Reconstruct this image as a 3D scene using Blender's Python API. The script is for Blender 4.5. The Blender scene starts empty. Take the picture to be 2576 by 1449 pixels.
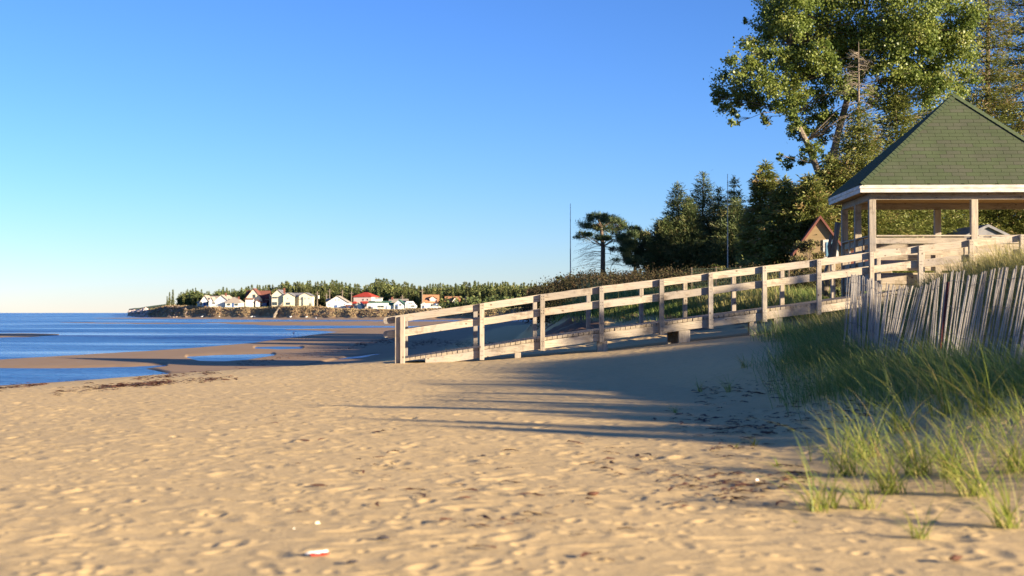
import bpy, math, random
import numpy as np
from mathutils import Vector, Matrix
random.seed(7); RNG = np.random.default_rng(11)
C = bpy.context.scene.collection
F = 3578.0; CH = 1.2; PITCH = math.atan(62.5/F)
SP, CP = math.sin(PITCH), math.cos(PITCH)
SUN_EL = math.radians(12.5); SX, SY = .86, .51; SUN_AZ = math.atan2(SX, -SY)      # sun stands low, to the right and a little behind the viewer

# ---------------------------------------------------------------- survey helpers
def at(u, v, Y):
    dx = (u-1288)/F; up = (724.5-v)/F
    t = Y/(CP-SP*up)
    return Vector((dx*t, Y, CH+(SP+CP*up)*t))
def ux(u, Y): return (u-1288)/F*Y
def vz(v, Y): return CH+(787-v)*Y/F
def ip(x, pts):
    p = np.array(pts, float); return np.interp(x, p[:, 0], p[:, 1])
def S(t):
    t = np.clip(t, 0, 1); return t*t*(3-2*t)

# ---------------------------------------------------------------- noise (numpy)
def _h(ix, iy, s):
    n = (ix.astype(np.int64)*374761393+iy.astype(np.int64)*668265263+s*974634777) & 0x7fffffff
    n = ((n ^ (n >> 13))*1274126177) & 0x7fffffff
    return ((n ^ (n >> 16)) & 0xffff)/65535.0
def vnoise(x, y, s=0):
    ix = np.floor(x); iy = np.floor(y); fx = x-ix; fy = y-iy
    fx = fx*fx*(3-2*fx); fy = fy*fy*(3-2*fy)
    a = _h(ix, iy, s); b = _h(ix+1, iy, s); c = _h(ix, iy+1, s); d = _h(ix+1, iy+1, s)
    return (a*(1-fx)+b*fx)*(1-fy)+(c*(1-fx)+d*fx)*fy
def fbm(x, y, s=0, o=4):
    r = 0; a = .5
    for k in range(o):
        r = r+a*(vnoise(x, y, s+k)-.5)*2; x = x*2.03+7.1; y = y*2.03+3.3; a *= .5
    return r
def pits(x, y, cell, s, depth, rmin, rmax, stretch=1.0, keep=1.0):
    """hollows trodden in loose sand, each with a low pushed-up rim"""
    gx = np.floor(x/cell); gy = np.floor(y/cell); out = np.zeros_like(x)
    for i in (-1, 0, 1):
        for j in (-1, 0, 1):
            cx = gx+i; cy = gy+j
            px = (cx+_h(cx, cy, s))*cell; py = (cy+_h(cx, cy, s+1))*cell
            r = rmin+(rmax-rmin)*_h(cx, cy, s+2); an = _h(cx, cy, s+3)*6.283
            on = (_h(cx, cy, s+4) < keep)*(.4+.6*_h(cx, cy, s+5))
            dx = x-px; dy = y-py; c = np.cos(an); q = np.sin(an)
            a = (dx*c+dy*q)/(r*stretch); b = (-dx*q+dy*c)/r
            d2 = a*a+b*b
            out += on*depth*(-np.exp(-d2*1.6)+.45*np.exp(-(np.sqrt(d2)-1.35)**2*5))
    return out

# ---------------------------------------------------------------- terrain
XB = [(-40, -60), (-5, -36), (10, -28), (24, -22.5), (33, -19), (42, -15), (50, -11.8), (63, -9.0), (84, -8.2), (130, -8), (200, -6), (260, 20)]
BARS = [
 [(-600, 902, 926), (0, 905, 926), (200, 893, 927), (350, 884, 924), (430, 879, 940), (500, 874, 945), (640, 862, 940), (740, 848, 930), (800, 841, 915), (872, 832, 900), (960, 824, 890), (1500, 818, 870)],
 [(-600, 830, 858), (0, 838, 850), (80, 838, 847), (150, 841, 843)],
 [(380, 798.5, 799), (470, 797.5, 801), (600, 797, 804), (760, 797, 805), (960, 797, 805.5), (1500, 797, 806)],
 [(520, 811, 812), (620, 810, 816), (700, 809, 819), (960, 808, 820), (1500, 808, 822)],
 [(715, 829, 829.5), (800, 827, 832), (960, 824, 842), (1500, 826, 850)],
 [(225, 800, 800.3), (300, 799.2, 801.5), (470, 799.5, 802.5), (560, 801, 803)],
 [(150, 811.5, 812), (260, 811.5, 814), (420, 812, 814.5), (520, 813, 814)],
]
POOLS = [[(470, 898, 899), (500, 896, 907), (560, 893, 909), (620, 893, 905), (690, 892, 894)],
         [(640, 875, 876), (700, 873, 878), (760, 874, 876)],
         [(-600, 927, 946), (0, 928, 944), (200, 927, 938), (350, 922, 928), (420, 919, 921)]]
COAST = [(-3000, 9e5), (318, 9e5), (324, 900), (335, 760), (365, 660), (430, 605), (560, 575), (700, 550), (850, 525), (1000, 502), (1150, 480), (1300, 456), (1450, 425), (1700, 380), (2100, 310), (2800, 200), (9000, 150)]
TOPV = [(250, 787), (320, 785.5), (352, 784), (385, 777), (420, 771), (480, 771), (560, 774.5), (640, 773), (700, 772), (800, 772), (850, 778), (950, 779), (1050, 779), (1200, 778), (1400, 776), (1800, 770)]
def bar_z(u, v):
    z = np.full_like(u, -1.0)
    for b in BARS:
        b = np.array(b, float)
        t = np.interp(u, b[:, 0], b[:, 1]); o = np.interp(u, b[:, 0], b[:, 2])
        d = np.minimum(v-t, o-v); d = np.where((u < b[0, 0]) | (u > b[-1, 0]), -5, d)
        z = np.maximum(z, -.8+np.clip(d*.022, -.2, .06))
    for b in POOLS:
        b = np.array(b, float)
        t = np.interp(u, b[:, 0], b[:, 1]); o = np.interp(u, b[:, 0], b[:, 2])
        d = np.minimum(v-t, o-v); d = np.where((u < b[0, 0]) | (u > b[-1, 0]), -5, d)
        z = np.minimum(z, -.8-np.clip((d+1.0)*.02, -.2, .05))
    return z
def coast_s(x, y):
    Ys = np.maximum(y, 5.0); u = 1288+F*x/Ys
    return y-np.interp(u, [c[0] for c in COAST], [c[1] for c in COAST]), u
def ground(x, y):
    x = np.asarray(x, float); y = np.asarray(y, float)
    xb = ip(y, XB)+.9*fbm(x*.13, y*.13, 40, 3)
    s = x-xb
    dry = -.74+.72*S(s/15)+.10*S((s-15)/12)-.10
    Ys = np.maximum(y, 5.0)
    u = 1288+F*x/Ys; v = 787+F*2.0/Ys
    vv = v+np.clip(1.6*fbm(u*.012, v*.08, 50, 3), -3, 3)*S((v-790)/60)
    fl = np.where(y > 30, bar_z(u, vv), -.9)
    fl = fl+.02*fbm(x*.25, y*.05, 60, 3)
    z = np.where(s > 0, np.maximum(dry, fl), np.minimum(np.maximum(fl, -1.0), dry+.0))
    z = np.where((s <= 0), np.maximum(fl, -.85+s*.25), z)
    z = np.where((s > 0) & (s < 1.2), np.maximum(dry, fl), z)
    z = np.where(y > 200, np.where(fl > z, fl, np.minimum(z, np.maximum(fl, -.95))), z)
    near = S((90-y)/45)
    # sand that climbs gently under the ramp
    z = z+near*S((y-26)/9)*np.interp(x, [-4, -1, 2.3, 6.6, 12], [0, .07, .29, .70, 1.25])
    # low sand swell to the right of the viewer and the dune behind the snow fence
    e = x-(2.6+.35*np.sin(y*.4))
    z = z+S((y-7)/6)*S((34-y)/9)*(.50*S(e/2.8))
    z = z+S((y+22)/12)*S((12-y)/8)*.5*S((x-3.5)/5)
    fx = 5.55+.02*(y-15)
    z = z+S((y-12.5)/5)*S((33.5-y)/7)*(1.40*S((x-fx-.25)/3.2))*(1+.12*fbm(x*.35, y*.35, 70, 3))
    z = z-.42*S((y-(36.4+.06*(x+2.9))-.05)/.45)*S((36.4+.06*(x+2.9)+2.6-y)/.6)*S((x+1.9)/2.5)*S((9-x)/2)
    # bluff behind the ramp
    xl = -.6+np.interp(y, [40, 60, 100, 200], [0, .4, 1.0, 6])+.9*fbm(y*.16, x*.05, 80, 3)
    bl = S((x-xl)/3.6)*S((y-40.0)/9)*np.interp(y, [40, 52, 70, 120, 400], [1.0, 1.75, 2.3, 2.9, 3.2])
    z = np.maximum(z, z*(1-S((y-40)/8)*S((x-xl)/3))+bl)
    z = z+.12*S((x-xl)/3.6)*S((y-40)/5)*fbm(x*.6, y*.6, 85, 4)+.22*S((x-xl)/1.2)*S((6.5+xl-x)/3)*S((y-40.3)/2)*S((60-y)/8)*np.abs(fbm(x*1.5, y*1.5, 88, 4))
    # far land round the bay
    cs, uu = coast_s(x, y)
    cs = cs+6*fbm(uu*.02, y*0+1.3, 90, 3)
    top = CH+(787-ip(uu, TOPV))*(np.maximum(y-np.maximum(cs, 0), 5)+28)/F
    zl = -.85+(top+.85)*S(cs/15)+.010*np.clip(cs-20, 0, 300)
    z = np.where(cs > 0, np.maximum(zl, np.where(y > 140, -1, z)), z)
    return z
def gz(x, y): return float(ground(np.array([x]), np.array([y]))[0])
def micro(x, y, z):
    """trodden and wind-worked relief of the dry sand"""
    d = S((z+.62)/.25)*S((60-y)/25)
    turf = S((z-1.1)/.5)
    a = np.interp(y, [0, 14, 30, 50], [.95, .95, 1.0, 1.1])
    m = (.016*fbm(x*.55, y*.55, 5, 3))+.005*fbm(x*2.1, y*1.6, 9, 4)*a
    m += pits(x, y, .30, 21, .0105, .035, .075, 2.0, .7)*a
    m += pits(x+3.3, y+1.7, .62, 31, .010, .08, .15, 1.8, .45)*a
    m += pits(x+1.3, y+5.7, .17, 36, .0075, .02, .04, 1.7, .4)
    side = S((x-1.2)/1.5)*S((13-y)/3)*S((y-8.3)/1.2)      # wind ripples in the lee of the tufts
    m = m*(1-.6*side)
    return m*d*(1-.6*turf)

# ---------------------------------------------------------------- object helpers
def tag(o, label=None, cat=None, group=None, kind=None):
    if label: o['label'] = label
    if cat: o['category'] = cat
    if group: o['group'] = group
    if kind: o['kind'] = kind
    return o
def empty(name, loc, rz=0, label=None, cat=None, group=None):
    o = bpy.data.objects.new(name, None); C.objects.link(o); o.location = loc; o.rotation_euler = (0, 0, rz)
    o.empty_display_size = .2
    return tag(o, label, cat, group)
def link(name, me, m, parent=None):
    o = bpy.data.objects.new(name, me); C.objects.link(o)
    if m is not None and not me.materials: me.materials.append(m)
    if parent: o.parent = parent
    return o
def arr(name, V, Fq, m, parent=None, rnd=None, smooth=False, attrs=None, loc=None):
    V = np.asarray(V, np.float32).reshape(-1, 3); Fq = np.asarray(Fq, np.int32); k = Fq.shape[1]
    if loc is not None: V = V-np.array(loc, np.float32)
    me = bpy.data.meshes.new(name)
    me.vertices.add(len(V)); me.vertices.foreach_set('co', V.ravel())
    me.loops.add(Fq.size); me.loops.foreach_set('vertex_index', Fq.ravel())
    me.polygons.add(len(Fq)); me.polygons.foreach_set('loop_start', np.arange(0, Fq.size, k, dtype=np.int32))
    me.polygons.foreach_set('loop_total', np.full(len(Fq), k, np.int32))
    if smooth: me.polygons.foreach_set('use_smooth', np.ones(len(Fq), bool))
    me.update(calc_edges=True)
    at_ = dict(attrs or {})
    if rnd is not None: at_['rnd'] = rnd
    for n, a in at_.items():
        A = me.attributes.new(n, 'FLOAT', 'POINT'); A.data.foreach_set('value', np.asarray(a, np.float32))
    o = link(name, me, m, parent)
    if loc is not None: o.location = loc
    return o
class MB:
    def __init__(s): s.v = []; s.f = []; s.uv = {}
    def quad(s, *p):
        n = len(s.v); s.v += [tuple(q) for q in p]; s.f.append(tuple(range(n, n+len(p)))); return s
    def box(s, x0, y0, z0, x1, y1, z1):
        n = len(s.v)
        s.v += [(x0, y0, z0), (x1, y0, z0), (x1, y1, z0), (x0, y1, z0), (x0, y0, z1), (x1, y0, z1), (x1, y1, z1), (x0, y1, z1)]
        s.f += [tuple(n+i for i in q) for q in ((0, 3, 2, 1), (4, 5, 6, 7), (0, 1, 5, 4), (1, 2, 6, 5), (2, 3, 7, 6), (3, 0, 4, 7))]
        return s
    def bar(s, a, b, w, h, up=(0, 0, 1)):
        a = Vector(a); b = Vector(b); d = (b-a).normalized(); r = d.cross(Vector(up)).normalized(); t = r.cross(d)
        n = len(s.v)
        for p in (a, b):
            for i, j in ((-1, -1), (1, -1), (1, 1), (-1, 1)): s.v.append(tuple(p+r*(i*w/2)+t*(j*h/2)))
        s.f += [tuple(n+i for i in q) for q in ((0, 1, 2, 3), (7, 6, 5, 4), (0, 4, 5, 1), (1, 5, 6, 2), (2, 6, 7, 3), (3, 7, 4, 0))]
        return s
    def tube(s, P, R, k=7):
        P = [Vector(p) for p in P]; n0 = len(s.v)
        for i, p in enumerate(P):
            d = (P[min(i+1, len(P)-1)]-P[max(i-1, 0)]).normalized()
            a = d.orthogonal().normalized() if i == 0 else (a-d*a.dot(d)).normalized()
            b = d.cross(a)
            for j in range(k):
                t = 6.2832*j/k; s.v.append(tuple(p+(a*math.cos(t)+b*math.sin(t))*R[i]))
        for i in range(len(P)-1):
            for j in range(k):
                s.f.append((n0+i*k+j, n0+i*k+(j+1) % k, n0+(i+1)*k+(j+1) % k, n0+(i+1)*k+j))
        s.f.append(tuple(n0+j for j in range(k-1, -1, -1))); s.f.append(tuple(n0+(len(P)-1)*k+j for j in range(k)))
        return s
    def build(s, name, m, parent=None, bevel=0, smooth=False):
        me = bpy.data.meshes.new(name); me.from_pydata(s.v, [], s.f); me.update()
        if smooth: me.polygons.foreach_set('use_smooth', [True]*len(me.polygons))
        o = link(name, me, m, parent)
        if bevel:
            b = o.modifiers.new('bevel', 'BEVEL'); b.width = bevel; b.segments = 2; b.limit_method = 'ANGLE'
        return o
def copy_tree(o, parent=None):
    c = o.copy(); C.objects.link(c)
    if parent: c.parent = parent
    for ch in list(o.children): copy_tree(ch, c)
    return c

# ---------------------------------------------------------------- materials
MATS = {}
def nt(name):
    m = bpy.data.materials.new(name); m.use_nodes = True; n = m.node_tree.nodes; n.clear()
    out = n.new('ShaderNodeOutputMaterial'); MATS[name] = m
    return m, n, m.node_tree.links, out
def noise(n, l, co, scale, detail=4, rough=.55, sx=(1, 1, 1)):
    mp = n.new('ShaderNodeMapping'); mp.inputs['Scale'].default_value = sx; l.new(co, mp.inputs['Vector'])
    t = n.new('ShaderNodeTexNoise'); t.inputs['Scale'].default_value = scale; t.inputs['Detail'].default_value = detail; t.inputs['Roughness'].default_value = rough
    l.new(mp.outputs[0], t.inputs['Vector']); return t.outputs['Fac']
def ramp(n, l, fac, stops):
    r = n.new('ShaderNodeValToRGB'); l.new(fac, r.inputs[0]); e = r.color_ramp.elements
    while len(e) < len(stops): e.new(.5)
    for i, (p, c) in enumerate(stops):
        e[i].position = p; e[i].color = (*c, 1) if len(c) == 3 else c
    return r.outputs[0]
def mixc(n, l, fac, a, b, mode='MIX'):
    m = n.new('ShaderNodeMix'); m.data_type = 'RGBA'; m.blend_type = mode
    for s, x in ((0, fac), (6, a), (7, b)):
        if isinstance(x, (int, float)): m.inputs[s].default_value = x
        elif isinstance(x, tuple): m.inputs[s].default_value = (*x, 1)
        else: l.new(x, m.inputs[s])
    return m.outputs[2]
def mth(n, l, op, a, b=0.0, clamp=False):
    m = n.new('ShaderNodeMath'); m.operation = op; m.use_clamp = clamp
    for i, x in enumerate((a, b)):
        if isinstance(x, (int, float)): m.inputs[i].default_value = x
        else: l.new(x, m.inputs[i])
    return m.outputs[0]
def bump(n, l, h, strength, dist):
    b = n.new('ShaderNodeBump'); b.inputs['Strength'].default_value = strength; b.inputs['Distance'].default_value = dist
    l.new(h, b.inputs['Height']); return b.outputs[0]
def bsdf(n, l, out, col, rough, nrm=None, spec=.3, metal=0):
    p = n.new('ShaderNodeBsdfPrincipled')
    for k, x in (('Base Color', col), ('Roughness', rough), ('Specular IOR Level', spec), ('Metallic', metal)):
        if isinstance(x, (int, float)): p.inputs[k].default_value = x
        elif isinstance(x, tuple): p.inputs[k].default_value = (*x, 1)
        else: l.new(x, p.inputs[k])
    if nrm is not None: l.new(nrm, p.inputs['Normal'])
    l.new(p.outputs[0], out.inputs[0]); return p
def objco(n):
    t = n.new('ShaderNodeTexCoord'); return t.outputs['Object']
def geoco(n): return n.new('ShaderNodeNewGeometry').outputs['Position']
def plain(name, c1, c2, scale=3, rough=.8, bs=.15, sx=(1, 1, 1), spec=.3, world=False):
    m, n, l, out = nt(name); co = geoco(n) if world else objco(n)
    f = noise(n, l, co, scale, 5, .6, sx)
    bsdf(n, l, out, ramp(n, l, f, [(.3, c1), (.7, c2)]), rough, bump(n, l, f, bs, .02), spec); return m
def wood(name, c1, c2, c3, axis=0):
    """weathered lumber: long grain, silvering patches, dark knots, checks and grimy streaks"""
    m, n, l, out = nt(name); co = geoco(n)
    sx = [9, 9, 9]; sx[axis] = .45
    g = noise(n, l, co, 3.0, 7, .7, tuple(sx)); big = noise(n, l, co, .9, 4, .6); fine = noise(n, l, co, 6.0, 4, .65, tuple(sx))
    oi = n.new('ShaderNodeObjectInfo').outputs['Random']
    c = mixc(n, l, ramp(n, l, g, [(.32, (0, 0, 0)), (.68, (1, 1, 1))]), tuple(.72*x for x in c1), c2)
    c = mixc(n, l, ramp(n, l, big, [(.42, (0, 0, 0)), (.6, (.8, .8, .8))]), c, c3)
    c = mixc(n, l, .85, c, ramp(n, l, oi, [(0, (.74, .73, .72)), (.5, (1.0, .97, .92)), (1, (1.12, 1.1, 1.04))]), 'MULTIPLY')
    st = ramp(n, l, noise(n, l, co, 2.2, 5, .75), [(.36, (.55, .52, .50)), (.47, (1, 1, 1))]); c = mixc(n, l, .7, c, st, 'MULTIPLY')
    v = n.new('ShaderNodeTexVoronoi'); v.inputs['Scale'].default_value = 2.9
    mp = n.new('ShaderNodeMapping'); q = [1.6, 1.6, 1.6]; q[axis] = 1.0; mp.inputs['Scale'].default_value = q; l.new(co, mp.inputs[0]); l.new(mp.outputs[0], v.inputs['Vector'])
    k = ramp(n, l, v.outputs['Distance'], [(.06, (.22, .18, .15)), (.11, (1, 1, 1))]); c = mixc(n, l, .85, c, k, 'MULTIPLY')
    ck = ramp(n, l, fine, [(.30, (.38, .34, .31)), (.39, (1, 1, 1))]); c = mixc(n, l, .85, c, ck, 'MULTIPLY')
    bsdf(n, l, out, c, .9, bump(n, l, g, .6, .012), .1); return m
def leaf(name, stops, trans=.35, rough=.5, spec=.25):
    """leaf colour varies by clump through the point attribute rnd"""
    m, n, l, out = nt(name)
    a = n.new('ShaderNodeAttribute'); a.attribute_name = 'rnd'
    c = ramp(n, l, a.outputs['Fac'], stops)
    p = n.new('ShaderNodeBsdfPrincipled'); l.new(c, p.inputs['Base Color']); p.inputs['Roughness'].default_value = rough; p.inputs['Specular IOR Level'].default_value = spec
    t = n.new('ShaderNodeBsdfTranslucent'); l.new(mixc(n, l, .5, c, (.35, .40, .05), 'SCREEN') if False else c, t.inputs['Color'])
    mx = n.new('ShaderNodeMixShader'); mx.inputs[0].default_value = trans
    l.new(p.outputs[0], mx.inputs[1]); l.new(t.outputs[0], mx.inputs[2]); l.new(mx.outputs[0], out.inputs[0]); return m

def make_sand():
    m, n, l, out = nt('sand'); co = geoco(n)
    def at_(k):
        a = n.new('ShaderNodeAttribute'); a.attribute_name = k; return a.outputs['Fac']
    wet, turf, dirt, heath = at_('wet'), at_('turf'), at_('dirt'), at_('heath')
    f1 = noise(n, l, co, .35, 4); f2 = noise(n, l, co, 6, 5, .65); f3 = noise(n, l, co, 120, 3, .7)
    dry = mixc(n, l, f1, (.54, .38, .18), (.62, .44, .215))
    dry = mixc(n, l, .30, dry, ramp(n, l, f2, [(.3, (.43, .31, .14)), (.6, (.62, .46, .22))]))
    spk = ramp(n, l, noise(n, l, co, 42, 2, .5), [(.26, (.50, .42, .36)), (.33, (1, 1, 1))])
    dry = mixc(n, l, .8, dry, spk, 'MULTIPLY')
    wetc = mixc(n, l, noise(n, l, co, .5, 5, .6, (1, .25, 1)), (.26, .165, .085), (.35, .235, .125))
    c = mixc(n, l, wet, dry, wetc)
    dc = mixc(n, l, f2, (.10, .055, .035), (.26, .15, .085)); c = mixc(n, l, dirt, c, dc)
    hc = ramp(n, l, noise(n, l, co, .11, 6, .7), [(.3, (.22, .18, .08)), (.45, (.38, .22, .12)), (.58, (.32, .25, .12)), (.7, (.42, .23, .13))])
    c = mixc(n, l, heath, c, hc)
    tc = mixc(n, l, noise(n, l, co, .3, 5, .7), (.075, .12, .025), (.16, .19, .035)); c = mixc(n, l, turf, c, tc)
    rip = n.new('ShaderNodeTexWave'); rip.wave_type = 'BANDS'; rip.bands_direction = 'Y'
    rip.inputs['Scale'].default_value = 3.2; rip.inputs['Distortion'].default_value = 5; rip.inputs['Detail'].default_value = 2; rip.inputs['Detail Scale'].default_value = .6
    mp = n.new('ShaderNodeMapping'); mp.inputs['Rotation'].default_value = (0, 0, .5); l.new(co, mp.inputs[0]); l.new(mp.outputs[0], rip.inputs[0])
    h = mth(n, l, 'MULTIPLY', rip.outputs['Fac'], at_('ripple'))
    h = mth(n, l, 'ADD', mth(n, l, 'MULTIPLY', h, 1.0), mth(n, l, 'MULTIPLY', noise(n, l, co, 9, 5, .6), .8))
    h = mth(n, l, 'ADD', h, mth(n, l, 'MULTIPLY', f3, .10))
    rg = mth(n, l, 'SUBTRACT', .95, mth(n, l, 'MULTIPLY', wet, .2))
    bs = n.new('ShaderNodeBump'); bs.inputs['Distance'].default_value = .014; l.new(h, bs.inputs['Height'])
    l.new(mth(n, l, 'SUBTRACT', .75, mth(n, l, 'MULTIPLY', wet, .65)), bs.inputs['Strength'])
    bsdf(n, l, out, c, rg, bs.outputs[0], .2); return m
def make_water():
    m, n, l, out = nt('water'); co = geoco(n)
    a = noise(n, l, co, .9, 4, .6, (.8, 1.3, 1)); b = noise(n, l, co, .12, 4, .6, (.5, 1.4, 1)); g = noise(n, l, co, 5, 3, .6)
    h = mth(n, l, 'ADD', mth(n, l, 'MULTIPLY', a, .55), mth(n, l, 'ADD', mth(n, l, 'MULTIPLY', b, 1.4), mth(n, l, 'MULTIPLY', g, .12)))
    calm = ramp(n, l, noise(n, l, co, .03, 4, .6, (.45, 1.7, 1)), [(.45, (0, 0, 0)), (.62, (1, 1, 1))])
    bp = n.new('ShaderNodeBump'); bp.inputs['Distance'].default_value = .95; l.new(h, bp.inputs['Height'])
    l.new(mth(n, l, 'SUBTRACT', .95, mth(n, l, 'MULTIPLY', calm, .55)), bp.inputs['Strength'])
    wc = mixc(n, l, calm, (.03, .12, .30), (.06, .18, .36))
    # broken foam where the low waves trip over the bars
    f = noise(n, l, co, .35, 5, .65, (.35, 2.2, 1)); ff = ramp(n, l, f, [(.70, (0, 0, 0)), (.74, (1, 1, 1))])
    wc = mixc(n, l, ff, wc, (.75, .78, .8))
    bsdf(n, l, out, wc, mth(n, l, 'ADD', mth(n, l, 'SUBTRACT', .34, mth(n, l, 'MULTIPLY', calm, .2)), mth(n, l, 'MULTIPLY', ff, .5)), bp.outputs[0], .3); return m
def make_shingle():
    m, n, l, out = nt('green_shingle')
    uv = n.new('ShaderNodeUVMap').outputs[0]
    b = n.new('ShaderNodeTexBrick'); b.offset = .5; b.offset_frequency = 2; b.squash = 1
    b.inputs['Scale'].default_value = 1; b.inputs['Brick Width'].default_value = .40; b.inputs['Row Height'].default_value = .145
    b.inputs['Mortar Size'].default_value = .0075; b.inputs['Mortar Smooth'].default_value = .1; b.inputs['Bias'].default_value = -.25
    b.inputs['Color1'].default_value = (.072, .09, .048, 1); b.inputs['Color2'].default_value = (.085, .084, .064, 1); b.inputs['Mortar'].default_value = (.028, .036, .018, 1)
    l.new(uv, b.inputs['Vector'])
    g = noise(n, l, uv, 60, 3, .7); st = noise(n, l, uv, 1.1, 4)
    c = mixc(n, l, .5, b.outputs['Color'], ramp(n, l, g, [(.3, (.55, .55, .55)), (.7, (1.3, 1.3, 1.3))]), 'MULTIPLY')
    c = mixc(n, l, .6, c, ramp(n, l, st, [(.3, (.75, .75, .75)), (.7, (1.15, 1.15, 1.1))]), 'MULTIPLY')
    h = mth(n, l, 'SUBTRACT', mth(n, l, 'MULTIPLY', g, .25), b.outputs['Fac'])
    bsdf(n, l, out, c, .95, bump(n, l, h, .5, .012), .1); return m

M = MATS
make_sand(); make_water(); make_shingle()
wood('lumber', (.36, .30, .225), (.54, .46, .35), (.35, .31, .27), 0)
wood('lumber_post', (.34, .285, .22), (.50, .43, .335), (.32, .29, .26), 2)
wood('lumber_cross', (.35, .29, .20), (.51, .42, .30), (.34, .295, .24), 1)
wood('picket_wood', (.28, .255, .235), (.43, .395, .355), (.34, .325, .31), 2)
plain('paint_white', (.40, .36, .30), (.70, .66, .58), 3.0, .75, .3, (1, 1, 4))
plain('soffit_wood', (.30, .17, .07), (.42, .25, .11), 2, .8, .2, (.5, 9, 1))
plain('bark', (.075, .055, .04), (.19, .14, .10), 6, .9, .6, (3, 3, .6))
plain('bark_pale', (.12, .095, .07), (.25, .20, .15), 5, .9, .5, (3, 3, .6))
plain('dead_twig', (.20, .16, .12), (.32, .26, .19), 5, .9, .2)
plain('steel', (.20, .22, .24), (.32, .34, .36), 8, .45, .05)
plain('red_paint', (.06, .012, .012), (.12, .02, .016), 9, .6, .1)
plain('wire_green', (.03, .06, .04), (.06, .10, .07), 8, .6, .05)
plain('wire', (.10, .09, .08), (.2, .18, .16), 8, .5, .05)
plain('siding_white', (.62, .62, .58), (.76, .76, .72), 1.5, .7, .05, (.3, .3, 5))
plain('siding_cream', (.62, .54, .37), (.72, .64, .46), 1.5, .7, .05, (.3, .3, 5))
plain('siding_pink', (.60, .46, .40), (.72, .57, .50), 1.5, .7, .05)
plain('siding_tan', (.22, .155, .075), (.29, .205, .105), 1.5, .8, .1, (.3, .3, 6))
plain('siding_blue', (.05, .09, .22), (.08, .14, .3), 1.5, .7, .05)
plain('siding_dark', (.07, .05, .06), (.12, .09, .1), 1.5, .8, .05)
plain('roof_grey', (.15, .15, .16), (.24, .23, .23), 3, .9, .1)
plain('roof_tan', (.30, .25, .20), (.40, .34, .27), 3, .9, .1)
plain('roof_brown', (.14, .055, .04), (.22, .085, .06), 3, .9, .1)
plain('roof_orange', (.36, .17, .085), (.48, .24, .12), 3, .9, .1)
plain('roof_red', (.35, .035, .02), (.48, .06, .035), 3, .8, .1)
plain('roof_green', (.04, .11, .07), (.07, .17, .10), 3, .8, .1)
plain('glass_dark', (.02, .03, .035), (.05, .07, .08), 2, .12, .02, spec=.5)
plain('glass_blue', (.10, .22, .30), (.18, .32, .42), 2, .1, .02, spec=.5)
plain('rock', (.12, .09, .07), (.40, .30, .22), .6, .9, .8)
plain('rock_pale', (.42, .32, .28), (.62, .52, .46), .6, .9, .5)
plain('seaweed', (.045, .018, .012), (.13, .055, .03), 12, .8, .4)
plain('shell', (.75, .62, .40), (.85, .74, .52), 20, .5, .2)
plain('shell_white', (.8, .78, .72), (.86, .84, .8), 20, .4, .2)
plain('wrapper_red', (.55, .02, .015), (.68, .04, .025), 15, .3, .1)
plain('wrapper_white', (.75, .75, .75), (.85, .85, .85), 15, .3, .1)
plain('charcoal', (.02, .018, .02), (.05, .04, .045), 20, .7, .5)
plain('feather', (.6, .6, .6), (.8, .8, .8), 20, .7, .1)
leaf('poplar_leaf', [(0, (.09, .14, .03)), (.5, (.19, .24, .05)), (.85, (.28, .31, .07)), (1, (.36, .31, .10))], .4, .45, .4)
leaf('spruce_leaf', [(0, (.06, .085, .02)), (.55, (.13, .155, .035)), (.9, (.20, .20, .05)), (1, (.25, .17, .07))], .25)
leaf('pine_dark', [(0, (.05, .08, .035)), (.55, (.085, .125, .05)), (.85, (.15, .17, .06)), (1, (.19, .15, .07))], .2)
leaf('far_leaf', [(0, (.05, .085, .035)), (.5, (.12, .15, .055)), (1, (.22, .21, .075))], .2, .8, .1)
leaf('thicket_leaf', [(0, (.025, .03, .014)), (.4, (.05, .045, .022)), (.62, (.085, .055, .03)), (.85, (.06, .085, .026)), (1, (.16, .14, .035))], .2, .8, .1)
leaf('heath_leaf', [(0, (.26, .25, .11)), (.35, (.42, .26, .16)), (.65, (.42, .35, .19)), (1, (.42, .22, .14))], .2, .8, .1)
leaf('willow_leaf', [(0, (.10, .085, .04)), (.5, (.18, .14, .06)), (1, (.16, .18, .05))], .25, .7, .2)
leaf('marram', [(0, (.08, .15, .04)), (.5, (.16, .24, .055)), (.8, (.28, .31, .085)), (1, (.46, .37, .18))], .35, .5, .3)
leaf('marram_dry', [(0, (.17, .20, .05)), (.45, (.32, .30, .085)), (.8, (.44, .36, .14)), (1, (.55, .43, .23))], .4, .5, .3)
leaf('marram_tuft', [(0, (.14, .20, .03)), (.45, (.26, .31, .05)), (.8, (.40, .38, .09)), (1, (.48, .33, .14))], .4, .5, .3)
SKY_STR = .053; SUN_STR = 5.0; EXPO = 1.7
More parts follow.
